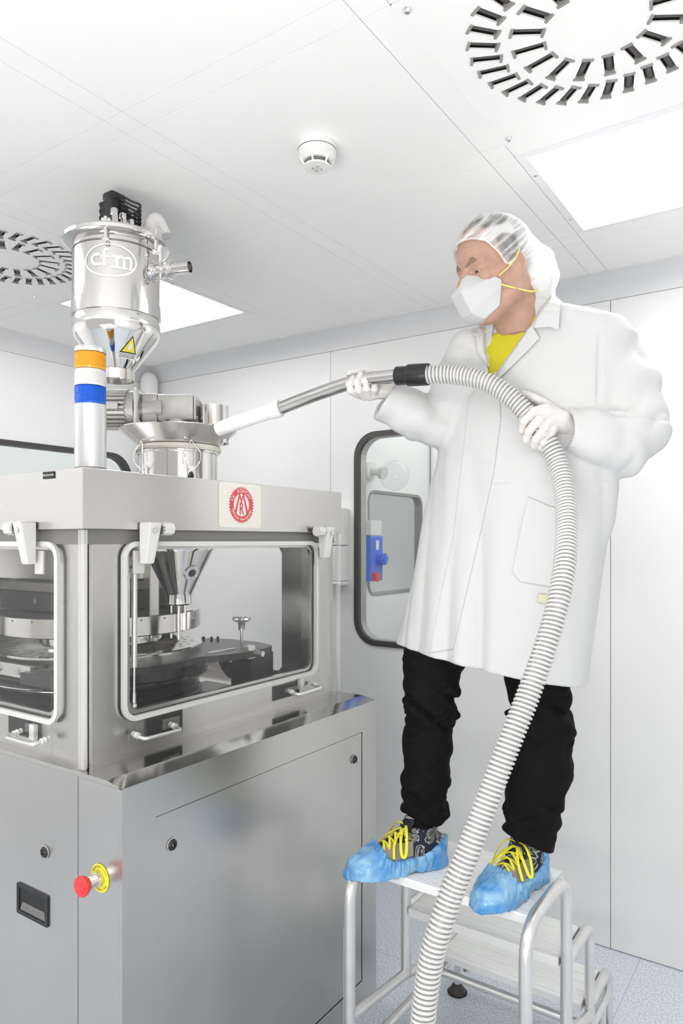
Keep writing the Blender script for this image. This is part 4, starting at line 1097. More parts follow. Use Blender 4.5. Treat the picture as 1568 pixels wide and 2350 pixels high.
def snet(f, lo, hi, h, band=None, cf=4):
    """surface of f=0 on a grid of step h (surface nets, evaluated only near the surface)"""
    lo = np.asarray(lo, float); hi = np.asarray(hi, float)
    nb = np.ceil((hi - lo) / (h * cf)).astype(int); n = nb * cf
    band = band or h * cf * 1.6
    bc = np.stack(np.meshgrid(*[np.arange(k) for k in nb], indexing='ij'), -1).reshape(-1, 3)
    cen = lo + (bc + .5) * h * cf
    fc = f(cen)
    Fv = np.repeat(np.repeat(np.repeat(fc.reshape(nb), cf, 0), cf, 1), cf, 2).astype(np.float32)
    act = bc[np.abs(fc) < band]
    off = np.stack(np.meshgrid(*[np.arange(cf)] * 3, indexing='ij'), -1).reshape(-1, 3)
    for s in range(0, len(act), 3000):
        idx = (act[s:s + 3000, None, :] * cf + off[None]).reshape(-1, 3)
        Fv[idx[:, 0], idx[:, 1], idx[:, 2]] = f(lo + idx * h)
    neg = Fv < 0
    c = [(i, j, k) for i in (0, 1) for j in (0, 1) for k in (0, 1)]
    sl = lambda A, o: A[o[0]:n[0] - 1 + o[0], o[1]:n[1] - 1 + o[1], o[2]:n[2] - 1 + o[2]]
    cnt = sum(sl(neg, o).astype(np.int8) for o in c)
    ci = np.argwhere((cnt > 0) & (cnt < 8))
    acc = np.zeros((len(ci), 3)); w = np.zeros(len(ci))
    for a in c:
        for ax in range(3):
            if a[ax]: continue
            b_ = list(a); b_[ax] = 1
            va = Fv[ci[:, 0] + a[0], ci[:, 1] + a[1], ci[:, 2] + a[2]]; vb = Fv[ci[:, 0] + b_[0], ci[:, 1] + b_[1], ci[:, 2] + b_[2]]
            m = (va < 0) != (vb < 0); t = np.where(m, va / np.where(m, va - vb, 1), 0)
            pt = ci + np.array(a, float); pt[:, ax] += t
            acc += pt * m[:, None]; w += m
    V = lo + acc / w[:, None] * h
    ID = -np.ones(tuple(n), dtype=np.int32); ID[ci[:, 0], ci[:, 1], ci[:, 2]] = np.arange(len(ci))
    faces = []
    for ax in range(3):
        o1, o2 = [(1, 2), (2, 0), (0, 1)][ax]
        A = [slice(1, n[k] - 1) for k in range(3)]; Bs = list(A); Bs[ax] = slice(2, n[ax])
        na, nb_ = neg[tuple(A)], neg[tuple(Bs)]
        e = np.argwhere(na != nb_); fl = na[e[:, 0], e[:, 1], e[:, 2]]; e = e + 1
        def cid(d1, d2):
            q = e.copy(); q[:, o1] += d1; q[:, o2] += d2; return ID[q[:, 0], q[:, 1], q[:, 2]]
        q = np.stack([cid(-1, -1), cid(0, -1), cid(0, 0), cid(-1, 0)], 1)
        q[~fl] = q[~fl][:, ::-1]
        faces.append(q)
    Fc = np.concatenate(faces); Fc = Fc[(Fc >= 0).all(1)]
    return V, Fc


def relax(V, Fc, it=2, lam=.5):
    for _ in range(it):
        s = np.zeros_like(V); c = np.zeros(len(V))
        for a in range(4):
            b_ = (a + 1) % 4
            np.add.at(s, Fc[:, a], V[Fc[:, b_]]); np.add.at(c, Fc[:, a], 1); np.add.at(s, Fc[:, b_], V[Fc[:, a]]); np.add.at(c, Fc[:, b_], 1)
        V = V + lam * (s / np.maximum(c, 1)[:, None] - V)
    return V


def uvw(V):
    return np.stack([CT * V[:, 0] - ST * V[:, 1], ST * V[:, 0] + CT * V[:, 1], V[:, 2]], 1)


def mesh_np(name, parts):
    """parts: list of (V, F) in (u,d,z)"""
    me = D.meshes.new(name); vs, fs, o = [], [], 0
    for V, Fc in parts:
        vs.append(uvw(V)); fs += (Fc + o).tolist(); o += len(V)
    me.from_pydata(np.concatenate(vs).tolist(), [], fs); me.update(); return me


def nobj(name, parts, m, parent=None, smooth=True, **k): return obj(name, mesh_np(name, parts), m, parent, smooth=False, **k) if not smooth else shade(obj(name, mesh_np(name, parts), m, parent, **k))


def shade(o):
    o.data.polygons.foreach_set('use_smooth', [True] * len(o.data.polygons)); return o


# ---------------------------------------------------------------- materials for the person
M['skin'] = mat('skin', (.47, .285, .215), .5, bump=.08, bscale=180, var=.10, vscale=30, sss=.25)
M['coat'] = mat('white_cotton_coat', (.605, .607, .61), .8, bump=.4, bscale=12)
M['shirt'] = mat('yellow_tshirt', (.60, .535, .02), .8, bump=.03, bscale=300)
M['trouser'] = mat('black_trouser_cloth', (.0055, .0055, .006), .8, bump=.1, bscale=45, spec=.15)
M['glove'] = mat('white_nitrile_glove', (.70, .675, .65), .5, bump=.08, bscale=70)
M['maskm'] = mat('white_mask_fleece', (.57, .575, .58), .7, bump=.03, bscale=200)
M['strap'] = mat('yellow_elastic', (.85, .80, .18), .6)
M['lace'] = mat('yellow_lace', (.86, .80, .04), .6, bump=.1, bscale=400)
M['hair'] = mat('dark_grey_hair', (.06, .045, .045), .6, bump=.4, bscale=90, aniso=(1, 1, .2))
M['brow'] = mat('brown_eyebrow', (.25, .16, .11), .8, bump=.3, bscale=300)
M['eye'] = mat('eye_white', (.42, .39, .38), .3)
M['iris'] = mat('eye_iris', (.05, .045, .05), .15)
M['tan'] = mat('taupe_suede', (.33, .285, .235), .8, bump=.06, bscale=300)
M['ribw'] = mat('hose_rib_plastic', (.62, .615, .605), .22, coat=.5)
M['hosew'] = clear_mat('hose_clear_wall', (.93, .93, .925), .40, 1.4, .08, (.66, .66, .65))
cam_m = mat('camouflage_fabric', (.1, .1, .1), .8, bump=.05, bscale=300)
nt = cam_m.node_tree; L = nt.links
tc = nt.nodes.new('ShaderNodeTexCoord'); n1 = nt.nodes.new('ShaderNodeTexNoise'); n1.inputs['Scale'].default_value = 26; n1.inputs['Detail'].default_value = 1.5; n1.inputs['Distortion'].default_value = 1.2
L.new(tc.outputs['Object'], n1.inputs['Vector']); rp = nt.nodes.new('ShaderNodeValToRGB'); rp.color_ramp.interpolation = 'CONSTANT'
rp.color_ramp.elements[0].color = (.014, .018, .035, 1); rp.color_ramp.elements[1].position = .66; rp.color_ramp.elements[1].color = (.10, .095, .085, 1)
for p_, c_ in ((.50, (.46, .46, .45, 1)), (.545, (.03, .032, .04, 1)), (.60, (.28, .26, .22, 1))):
    e = rp.color_ramp.elements.new(p_); e.color = c_
L.new(n1.outputs['Fac'], rp.inputs[0]); L.new(rp.outputs[0], nt.nodes['Principled BSDF'].inputs['Base Color']); M['camo'] = cam_m
cov = mat('blue_film_overshoe', (.12, .42, .80), .22, coat=.6, trans=.0)
nt = cov.node_tree; L = nt.links; b = nt.nodes['Principled BSDF']
tc = nt.nodes.new('ShaderNodeTexCoord'); n1 = nt.nodes.new('ShaderNodeTexNoise'); n1.inputs['Scale'].default_value = 15; n1.inputs['Detail'].default_value = 3; n1.inputs['Distortion'].default_value = .6
L.new(tc.outputs['Object'], n1.inputs['Vector']); rp = nt.nodes.new('ShaderNodeValToRGB')
rp.color_ramp.elements[0].position = .35; rp.color_ramp.elements[0].color = (.07, .30, .66, 1); rp.color_ramp.elements[1].position = .68; rp.color_ramp.elements[1].color = (.30, .57, .78, 1)
L.new(n1.outputs['Fac'], rp.inputs[0]); L.new(rp.outputs[0], b.inputs['Base Color'])
n2 = nt.nodes.new('ShaderNodeTexNoise'); n2.inputs['Scale'].default_value = 70; n2.inputs['Detail'].default_value = 4; n2.inputs['Distortion'].default_value = 2
L.new(tc.outputs['Object'], n2.inputs['Vector']); bp = nt.nodes.new('ShaderNodeBump'); bp.inputs['Strength'].default_value = .45; bp.inputs['Distance'].default_value = .006
L.new(n2.outputs['Fac'], bp.inputs['Height']); L.new(bp.outputs[0], b.inputs['Normal']); M['cover'] = cov


def cap_material():
    m = D.materials.new('white_nonwoven_cap'); m.use_nodes = True; nt = m.node_tree; nt.nodes.clear(); L = nt.links
    o = nt.nodes.new('ShaderNodeOutputMaterial'); t = nt.nodes.new('ShaderNodeBsdfTransparent')
    d = nt.nodes.new('ShaderNodeBsdfDiffuse'); d.inputs[0].default_value = (.92, .92, .92, 1)
    tl = nt.nodes.new('ShaderNodeBsdfTranslucent'); tl.inputs[0].default_value = (.95, .95, .95, 1)
    a = nt.nodes.new('ShaderNodeMixShader'); a.inputs[0].default_value = .25; L.new(d.outputs[0], a.inputs[1]); L.new(tl.outputs[0], a.inputs[2])
    at = nt.nodes.new('ShaderNodeAttribute'); at.attribute_name = 'thick'
    mx = nt.nodes.new('ShaderNodeMixShader'); L.new(at.outputs['Fac'], mx.inputs[0]); L.new(t.outputs[0], mx.inputs[1]); L.new(a.outputs[0], mx.inputs[2])
    L.new(mx.outputs[0], o.inputs[0]); return m


M['cap'] = cap_material()

pr_ = thing('person', 'man in white lab coat, mask and hair net standing on the ladder holding the hose', 'person', CW(.30, 1.98, .709))

# ---------------------------------------------------------------- head frame
HEAD = Q(1142, 627, 1.87); YAW = math.radians(65); PIT = math.radians(12); HS = 1.03
fx = np.array([-math.sin(YAW), -math.cos(YAW), 0]); lx_ = np.array([math.cos(YAW), -math.sin(YAW), 0]); uz = np.array([0, 0, 1.])
f_ = fx * math.cos(PIT) - uz * math.sin(PIT); u_ = uz * math.cos(PIT) + fx * math.sin(PIT)
HR = np.stack([f_, lx_, u_], 1)      # columns: forward, left, up


def toh(p): return (p - HEAD) @ HR / HS
def frh(v): return HEAD + (HR @ (np.asarray(v, float) * HS))


NB = Q(1198, 748, 1.93)
NBh = (NB - HEAD) @ HR / HS


def skull(q, off):
    return smin(ell(q, (-.008, 0, .045), (.099, .076, .096)), ell(q, (.045, 0, .045), (.052, .060, .060)), .03) - off


def head_sdf(p):
    q = toh(p); y = np.abs(q[:, 1]); s = np.stack([q[:, 0], y, q[:, 2]], 1)
    r = ell(q, (-.008, 0, .045), (.099, .076, .096))
    r = smin(r, ell(q, (.034, 0, -.035), (.060, .056, .088)), .03)
    r = smin(r, ell(q, (.045, 0, .045), (.052, .060, .060)), .03)
    r = smin(r, rcone(s, (.062, .010, -.102), (.010, .052, -.062), .020, .020), .025)
    r = smin(r, rcone(s, (.010, .052, -.062), (-.008, .062, -.015), .020, .018), .02)
    r = smin(r, rcone(s, (.088, .010, .019), (.078, .046, .022), .011, .009), .014)
    r = smin(r, rcone(s, (.070, .044, -.016), (.030, .062, -.010), .017, .012), .018)
    r = smin(r, rcone(s, (.093, 0, .012), (.121, 0, -.030), .008, .012), .012)
    r = smin(r, ell(s, (.106, .013, -.034), (.013, .008, .008)), .008)
    r = smax(r, -ell(s, (.100, .031, .000), (.017, .017, .011)), .010)
    r = smin(r, ell(s, (.0795, .031, .0055), (.0135, .0165, .0075)), .004)     # upper lid
    r = smin(r, ell(s, (.0790, .031, -.0085), (.0125, .0165, .0055)), .005)    # lower lid
    r = smin(r, ell(s, (.095, .0, -.060), (.014, .024, .006)), .007)
    r = smin(r, ell(s, (.093, .0, -.072), (.013, .020, .007)), .007)
    ear = ell(s, (-.012, .078, .0), (.018, .008, .030)); ear = smax(ear, -ell(s, (-.006, .088, .002), (.010, .007, .018)), .004)
    r = smin(r, ear, .006)
    fur = .0004 * np.exp(-((q[:, 0] - .09) / .03) ** 2) * np.sin((q[:, 2]) * 520) * (q[:, 2] > .035) * (q[:, 2] < .085)
    r = r + fur
    nk = rcone(q, (-.022, 0, -.040), NBh, .060, .066)
    r = smin(r, nk, .03)
    for sy in (-1, 1):   # neck muscles
        r = smin(r, rcone(q, (-.035, sy * .050, -.035), NBh + np.array([.045, sy * .012, .0]), .012, .012), .016)
    return r


# ---------------------------------------------------------------- coat
PHI = math.radians(34); Lx = np.array([math.cos(PHI), -math.sin(PHI)]); Fn = np.array([-math.sin(PHI), -math.cos(PHI)])
KEYS = [(1640, 1108, 204, 1.995, .165), (1560, 1113, 203, 1.99, .165), (1480, 1126, 200, 1.99, .162), (1330, 1151, 201, 1.985, .155), (1200, 1176, 200, 1.98, .150), (1060, 1198, 190, 1.965, .145),
        (950, 1208, 187, 1.975, .138), (860, 1212, 195, 1.985, .132), (800, 1228, 193, 1.975, .122), (762, 1232, 168, 1.955, .108), (738, 1228, 125, 1.935, .092), (715, 1215, 78, 1.92, .078), (690, 1210, 60, 1.91, .06)]
kz, kc, kd, ka, kb = [], [], [], [], []
for y_, c_, h_, d_, b_ in KEYS:
    kz.append(CH - (y_ - HZY) / FPX * d_); kc.append((c_ - CAMX) / FPX * d_); kd.append(d_)
    hw = h_ / FPX * d_; ka.append(math.sqrt(max(hw * hw - (b_ * math.sin(PHI)) ** 2, .0004)) / math.cos(PHI)); kb.append(b_)


def torso(p, off=0.):
    z = p[:, 2]; cu, cd_, a, b_ = (np.interp(z, kz, v) for v in (kc, kd, ka, kb))
    du, dd = p[:, 0] - cu, p[:, 1] - cd_
    l = du * Lx[0] + dd * Lx[1]; f = du * Fn[0] + dd * Fn[1]
    a = a + off; b_ = b_ + off
    q = ((np.abs(l) / a) ** 2.2 + (np.abs(f) / b_) ** 2.2) ** (1 / 2.2)
    r = (q - 1) * (a * b_) / np.sqrt((a * np.abs(f) / (np.hypot(l, f) + 1e-6)) ** 2 + (b_ * np.abs(l) / (np.hypot(l, f) + 1e-6)) ** 2 + 1e-9)
    return r, l, f


LA = [(Q(1350, 800, 1.92), .078), (Q(1395, 838, 1.89), .084), (Q(1430, 900, 1.87), .086), (Q(1458, 985, 1.84), .086)]
LF = [(Q(1462, 985, 1.84), .086), (Q(1418, 1015, 1.82), .085), (Q(1360, 1003, 1.80), .072), (Q(1292, 988, 1.79), .060)]
RA = [(Q(1080, 812, 2.00), .070), (Q(1052, 880, 2.02), .072), (Q(1005, 975, 2.03), .064)]
RF = [(Q(1005, 975, 2.03), .068), (Q(955, 955, 2.02), .068), (Q(885, 918, 2.01), .056), (Q(857, 900, 2.01), .052)]


def cut(p, pt, n): return (p - pt) @ (n / np.linalg.norm(n))


def sleeves(p, off=0.):
    k = lambda c: [(a, r + off) for a, r in c]
    l1 = smin(chain(p, k(LA), .04), chain(p, k(LF), .02), .012)
    r1 = smin(chain(p, k(RA), .03), chain(p, k(RF), .02), .02)
    # wrists: flat cuffs
    nl = LF[-1][0] - LF[-2][0]; l1 = smax(l1, cut(p, LF[-1][0], nl), .004)
    l1 = smax(l1, -smax(rcone(p, LF[-1][0] + nl * .4, LF[-2][0], LF[-1][1] - .014 + off, .03), -(cut(p, LF[-1][0] - nl * .35, nl)), .002), .002)
    nr = RF[-2][0] - RF[-3][0]; pc_ = RF[-2][0]; r1 = smax(r1, cut(p, pc_ + nr * .05, nr), .004)
    r1 = smax(r1, -smax(rcone(p, pc_ + nr * .5, RF[-3][0], .044 + off, .034), -(cut(p, pc_ - nr * .28, nr)), .002), .002)
    return l1, r1


# depth is not used in the wedge test
VA, VL, VR = Q(1143, 864, 1.80), Q(1126, 730, 1.84), Q(1244, 716, 1.84)


def wedge(p):
    """inside the open neck of the coat (triangle in the u-z plane, front side only)"""
    A, Bp, C_ = (v[[0, 2]] for v in (VA, VL, VR)); q = p[:, [0, 2]]
    def side(a, b_):
        e = b_ - a; n = np.array([e[1], -e[0]]) / np.linalg.norm(e); return (q - a) @ n
    return np.maximum(side(Bp, A) * 1.0, side(A, C_))     # <0 inside


def coat_sdf(p):
    t, l, f = torso(p); z = p[:, 2]
    lowf = np.clip((2.05 - z) / .6, 0, 1)
    fold = .019 * lowf * ridge(noise(l * 11 + z * 1.6 + 3, f * 6 + 7, z * .9)) + .005 * noise(l * 26 + z * 5, f * 10, z * 2.2) * (.4 + lowf)
    fold += .005 * ridge(noise(l * 9 + z * 14, f * 9 + 3, z * 7 - l * 9)) * (z > 1.8)
    t = t + fold * np.clip((2.16 - z) / .25, .12, 1)
    l1, r1 = sleeves(p)
    fa = .011 * ridge(noise(p[:, 0] * 6 + p[:, 2] * 13 + 1, p[:, 1] * 8, p[:, 2] * 7 - p[:, 0] * 13)) + .004 * noise(p[:, 0] * 30 + 9, p[:, 1] * 24, p[:, 2] * 26)
    r = smin(t, l1 + fa * .75, .014); r = smin(r, r1 + fa * .6, .022)
    gz_ = np.clip((z - 1.99) / .03, 0, 1) * np.clip((2.20 - z) / .05, 0, 1)
    r = r + .009 * gz_ * (f > .03) * np.exp(-((p[:, 0] - .650 - .04 * (z - 2.1)) / .0055) ** 2) + .006 * np.exp(-((z - 1.955 + .10 * (p[:, 0] - .75)) / .006) ** 2) * (p[:, 0] > .67) * (p[:, 0] < .84) * (p[:, 1] < 1.86)
    # diagonal drag lines from the shoulder to the elbow
    zh = 1.341 - .066 * (p[:, 0] - .188) / .412
    r = smax(r, zh - z, .003)
    wd_ = np.clip(-wedge(p) / .004, 0, 1) * (f > .02)
    r = np.maximum(r, torso(p)[0] + .020 - (1 - wd_) * .5)
    return r


def shirt_sdf(p):
    t, l, f = torso(p, -.011); z = p[:, 2]
    nk = np.linalg.norm(p[:, :2] - NB[:2], axis=1)
    top = z - (2.213 + .30 * (p[:, 0] - .434) + .05 * (p[:, 1] - 1.86))
    return np.maximum(np.maximum(t, 1.95 - z), top)


lo_, hi_ = (.02, 1.70, 1.24), (.98, 2.20, 2.34)
V, Fc = snet(coat_sdf, lo_, hi_, .0048); V = relax(V, Fc, 1, .4)
coat = nobj('lab_coat', [(V, Fc)], 'coat', pr_, label='open-necked white lab coat')
V2, F2 = snet(shirt_sdf, (.25, 1.72, 1.93), (.70, 2.1, 2.36), .005); shirt = nobj('tshirt', [(V2, F2)], 'shirt', pr_, label='yellow T-shirt')

from mathutils.bvhtree import BVHTree
me_c = coat.data
bvh_coat = BVHTree.FromPolygons([v.co for v in me_c.vertices], [list(p.vertices) for p in me_c.polygons])
EYE = Vector((0, 0, CH))


def drape(name, poly, m, parent, lift=.003, thick=.002, step=5, label=None, bvh=None, curl=None):
    """cloth piece lying on the coat: the outline is laid on the garment surface and given thickness"""
    bvh = bvh or bvh_coat
    bm = B(); vs = [bm.verts.new((x_, y_, 0)) for x_, y_ in poly]; bm.faces.new(vs)
    bmesh.ops.triangulate(bm, faces=bm.faces[:])
    for _ in range(6):
        es = [e for e in bm.edges if e.calc_length() > step]
        if not es: break
        bmesh.ops.subdivide_edges(bm, edges=es, cuts=1); bmesh.ops.triangulate(bm, faces=[f for f in bm.faces if len(f.verts) > 3])
    hit = {}; miss = []
    for v in bm.verts:
        dr_ = (W(v.co.x, v.co.y, 1.0) - EYE).normalized(); h = bvh.ray_cast(EYE, dr_)
        if h[0] is None: miss.append(v)
        else: hit[v] = (h[0], (h[0] - EYE).length, dr_)
    hv = list(hit)
    res = {}
    for v in bm.verts:
        if v in hit: p_, dd_, dr_ = hit[v]
        else:
            dr_ = (W(v.co.x, v.co.y, 1.0) - EYE).normalized(); n_ = min(hv, key=lambda q: (q.co - v.co).length); dd_ = hit[n_][1]; p_ = EYE + dr_ * dd_
        l_ = lift + (curl(v.co.x, v.co.y) if curl else 0)
        res[v] = EYE + dr_ * (dd_ - l_)
    for v, p_ in res.items(): v.co = p_
    for _ in range(2): bmesh.ops.smooth_vert(bm, verts=[v for v in bm.verts if not v.is_boundary], factor=.5, use_axis_x=True, use_axis_y=True, use_axis_z=True)
    e = bmesh.ops.extrude_face_region(bm, geom=bm.faces[:])
    c0 = EYE
    for v in [g_ for g_ in e['geom'] if isinstance(g_, bmesh.types.BMVert)]: v.co += (c0 - v.co).normalized() * -thick
    o = obj(name, bm, m, parent, label=label); return shade(o)


if DEBUG:
    for px_, py_ in ((984, 859), (1040, 860), (1085, 867), (1130, 883), (1170, 910), (1205, 945), (1236, 984), (1284, 1075), (1300, 1200), (1286, 1360), (1266, 1440), (1245, 950), (1143, 864)):
        h = bvh_coat.ray_cast(EYE, (W(px_, py_, 1.0) - EYE).normalized())
        if h[0]: print('DBG', px_, py_, round((h[0] - EYE).dot(Vector((-ST, CT, 0))), 3))
drape('placket', [(1146, 870), (1150, 960), (1134, 1080), (1108, 1200), (1040, 1490), (984, 1499), (1013, 1357), (1040, 1231), (1059, 1064), (1077, 910), (1125, 860)], 'coat', coat, .0025)
drape('pocket', [(1212, 1140), (1262, 1162), (1300, 1170), (1300, 1350), (1264, 1346), (1194, 1335), (1176, 1312), (1190, 1240)], 'coat', coat, .004)
tgm = mat('beige_label', (.62, .58, .40), .6)
drape('size_tag', [(1236, 1362), (1259, 1365), (1257, 1385), (1234, 1382)], tgm, coat, .006)
drape('lapel', [(1133, 742), (1129, 776), (1142, 866), (1137, 866), (1096, 807), (1093, 772), (1082, 766), (1126, 736)], 'coat', coat, .007, .003)
drape('lapel', [(1234, 723), (1225, 752), (1239, 776), (1210, 806), (1146, 868), (1142, 863)], 'coat', coat, .009, .003)
drape('collar', [(1234, 721), (1243, 702), (1256, 696), (1276, 683), (1287, 704), (1282, 758), (1263, 750), (1225, 753)], 'coat', coat, .018, .004, curl=lambda x_, y_: .006 if y_ < 715 else 0)
drape('collar', [(1126, 736), (1133, 742), (1131, 760), (1096, 771), (1084, 766), (1100, 750)], 'coat', coat, .012, .004)

# ---------------------------------------------------------------- body under the clothes
LW, RW = Q(1306, 974, 1.80), Q(928, 904, 2.012)
RLEG = [(Q(1020, 1380, 2.06), .075), (Q(985, 1640, 2.05), .050), (Q(977, 1840, 2.05), .030), (Q(972, 1945, 2.05), .022)]
LLEG = [(Q(1200, 1380, 1.98), .078), (Q(1240, 1680, 1.95), .052), (Q(1215, 1870, 1.94), .030), (Q(1212, 1980, 1.94), .022)]


def body_sdf(p):
    t, l, f = torso(p, -.035)
    r = smin(t, rcone(p, Q(1200, 800, 1.99), NB, .06, .060), .03)
    r = smax(r, 1.42 - p[:, 2], .02)
    la = chain(p, [(LA[0][0], .045), (LA[3][0], .038), (LW, .021)], .01); ra = chain(p, [(RA[0][0], .045), (RA[2][0], .034), (RW, .019)], .01)
    r = smin(r, la, .02); r = smin(r, ra, .02)
    r = smin(r, chain(p, RLEG, .01), .03); r = smin(r, chain(p, LLEG, .01), .03)
    return r


VB, FB = snet(body_sdf, (.02, 1.66, .70), (.98, 2.2, 2.30), .010)
VH, FH = snet(lambda p: smax(head_sdf(p), 2.20 - p[:, 2], .002), (.28, 1.70, 2.18), (.60, 2.04, 2.56), .0026); VH = relax(VH, FH, 1, .35)
body = nobj('body', [(VB, FB), (VH, FH)], 'skin', pr_)
# eyes and brows
for sy in (-1, 1):
    c_ = frh((.0775, sy * .031, -.001)); cw = CW(*c_)
    bm = B(); bmesh.ops.create_uvsphere(bm, u_segments=24, v_segments=16, radius=.0125, matrix=Matrix.Translation(cw)); eo = obj('eye', bm, 'eye', body, smooth=True)
    g_ = frh((.1, sy * .031 - .001, -.008)); gw = (CW(*g_) - cw).normalized()
    bm = B(); m_, _ = frame(cw + gw * .0108, cw + gw * .02); lathe(bm, [(0, .0022), (.004, .0019), (.0068, .0006)], m_, 24); obj('iris', bm, 'iris', eo, smooth=True)


def brow_sdf(p):
    q = toh(p); s = np.stack([q[:, 0], np.abs(q[:, 1]), q[:, 2]], 1)
    r = smin(rcone(s, (.0985, .010, .017), (.0945, .030, .027), .0028, .0042), rcone(s, (.0945, .030, .026), (.079, .050, .020), .0042, .002), .004); r = smax(head_sdf(p) - .0022, r - .0022, .001)
    return r + .0012 * noise(q[:, 0] * 500, q[:, 1] * 900, q[:, 2] * 700)


V, Fc = snet(brow_sdf, tuple(HEAD - .13), tuple(HEAD + .13), .0018); nobj('eyebrows', [(V, Fc)], 'brow', body)


def hair_sdf(p):
    q = toh(p); r = ell(q, (-.010, 0, .047), (.1025, .0805, .0995))
    r = smax(r, .55 * (q[:, 0] - .085) * 1.0 + .80 * (.050 - q[:, 2]) - .0 + .0, .004)
    g = (q[:, 0] - .055) * .9 + (.0 - q[:, 2]) * .55
    s2 = np.maximum((q[:, 0] - .030), -.2) - .35 * (q[:, 2] - .0) - .10 * (q[:, 2] > .06)
    return r


def hair2(p):
    q = toh(p); r = skull(q, .0035)
    line = (q[:, 0] - np.interp(q[:, 2], [-.06, -.01, .03, .06, .10, .14], [-.030, .012, .040, .044, .060, .085])) * .8      # hairline from brow corner back to the nape
    line = np.minimum(line, 10)
    return smax(r, line, .004) + .0008 * noise(q[:, 0] * 60, q[:, 1] * 300, q[:, 2] * 60)


V, Fc = snet(hair2, tuple(HEAD - .16), tuple(HEAD + .17), .003); nobj('hair', [(V, Fc)], 'hair', body)


# hair net
def cap_sdf(p):
    q = toh(p)
    r = skull(q, .0085)
    pf = ell(q, (-.100, .004, -.008), (.068, .078, .082)); r = smin(r, pf, .03)
    pl = ridge(noise(q[:, 0] * 20 + q[:, 2] * 30 + 4, q[:, 1] * 14, q[:, 2] * 8 - q[:, 0] * 8))
    back = np.clip((-.03 - q[:, 0]) / .08, 0, 1)
    return r + .0015 * pl + .006 * back * noise(q[:, 0] * 34, q[:, 1] * 30, q[:, 2] * 30)


V, Fc = snet(cap_sdf, tuple(HEAD - .22), tuple(HEAD + .22), .0034)
q = toh(V); q[:, 1] = q[:, 1]
edge = np.interp(q[:, 0], [-.12, -.012, .027, .077, .100, .13], [-.105, -.047, -.004, .060, .077, .09]) - q[:, 2]
keep = edge < .0045
gr_ = HR @ (np.array([.0, 0, -1.]) / HS); sn = (edge > -.003) & keep
V[sn] -= edge[sn, None] * HS * HS * gr_[None]
Fk = Fc[keep[Fc].all(1)]; used = np.unique(Fk); mp_ = -np.ones(len(V), int); mp_[used] = np.arange(len(used)); Fk = mp_[Fk]; Vk = V[used]
capo = nobj('hair_net', [(Vk, Fk)], 'cap', pr_, label='sheer white hair net')
qk = toh(Vk); back = np.clip((.005 - qk[:, 0]) / .075, 0, 1); top = np.clip((qk[:, 2] - .110) / .03, 0, 1) * np.clip((.06 - qk[:, 0]) / .06, 0, 1)
st1 = np.clip(ridge(noise(qk[:, 0] * 30 + qk[:, 2] * 52, qk[:, 1] * 10, qk[:, 2] * 6 - qk[:, 0] * 4)) - .62, 0, 1) * 2.2
st2 = np.clip(ridge(noise(qk[:, 0] * 60 + qk[:, 2] * 95 + 5, qk[:, 1] * 16, qk[:, 2] * 7)) - .55, 0, 1) * 1.2
eg = np.clip(1.4 - (qk[:, 2] - np.interp(qk[:, 0], [-.12, -.012, .027, .077, .100, .13], [-.105, -.047, -.004, .060, .077, .09])) / .005, 0, 1)
th_ = np.clip(.30 + .16 * noise(qk[:, 0] * 70, qk[:, 1] * 70, qk[:, 2] * 70) + st1 + st2 + back * .75 + top * .6 + eg * .8, 0, .97)
at = capo.data.attributes.new('thick', 'FLOAT', 'POINT'); at.data.foreach_set('value', th_.astype(np.float32))

# mask
MZ = -.014
pts = [(.110, 0, .016), (.104, .014, .008), (.085, .036, -.014), (.060, .055, -.026), (.062, .0620, -.010), (.048, .0690, -.022), (.052, .0690, -.036), (.140, .022, -.030), (.141, 0, -.028),
       (.118, .022, -.085), (.118, 0, -.087), (.090, .030, -.104), (.070, 0, -.108), (.056, .056, -.080)]
bm = B()
for x_, y_, z_ in pts:
    for s_ in ((1, -1) if y_ else (1,)): bm.verts.new(CW(*frh((x_, y_ * s_, z_ + MZ))))
bmesh.ops.convex_hull(bm, input=bm.verts[:])
for v in [v for v in bm.verts if not v.link_faces]: bm.verts.remove(v)
bmesh.ops.bevel(bm, geom=bm.edges[:], offset=.0012, segments=1, affect='EDGES')
mk = obj('face_mask', bm, 'maskm', pr_, smooth=True, sharp=28, label='white fold-flat respirator mask')
for s_ in (-1, 1):
    bm = B(); tube(bm, spline([CW(*frh(v)) for v in [(.055, s_ * .0690, -.026), (.030, s_ * .0800, -.010), (.010, s_ * .0900, .010), (-.002, s_ * .0930, .030)]], 6), .0014, 8); obj('strap', bm, 'strap', mk, smooth=True)
    bm = B(); tube(bm, spline([CW(*frh(v)) for v in [(.052, s_ * .0700, -.048), (.030, s_ * .0735, -.056), (-.004, s_ * .0755, -.066), (-.040, s_ * .068, -.070), (-.085, s_ * .045, -.062)]], 6), .002, 8); obj('strap', bm, 'strap', mk, smooth=True)


# ---------------------------------------------------------------- trousers
def leg(p, pts, off=0): return chain(p, [(a, r + off) for a, r in pts], .03)


TR = [(Q(1050, 1380, 2.04), .075), (Q(996, 1510, 2.06), .086), (Q(985, 1600, 2.055), .080), (Q(982, 1700, 2.05), .070), (Q(978, 1800, 2.05), .068), (Q(976, 1862, 2.05), .068), (Q(975, 1910, 2.05), .062)]
TL = [(Q(1195, 1380, 1.98), .100), (Q(1232, 1560, 1.96), .085), (Q(1244, 1650, 1.95), .082), (Q(1240, 1760, 1.945), .083), (Q(1226, 1840, 1.94), .078), (Q(1212, 1895, 1.94), .062), (Q(1209, 1930, 1.94), .064), (Q(1207, 1975, 1.94), .060)]


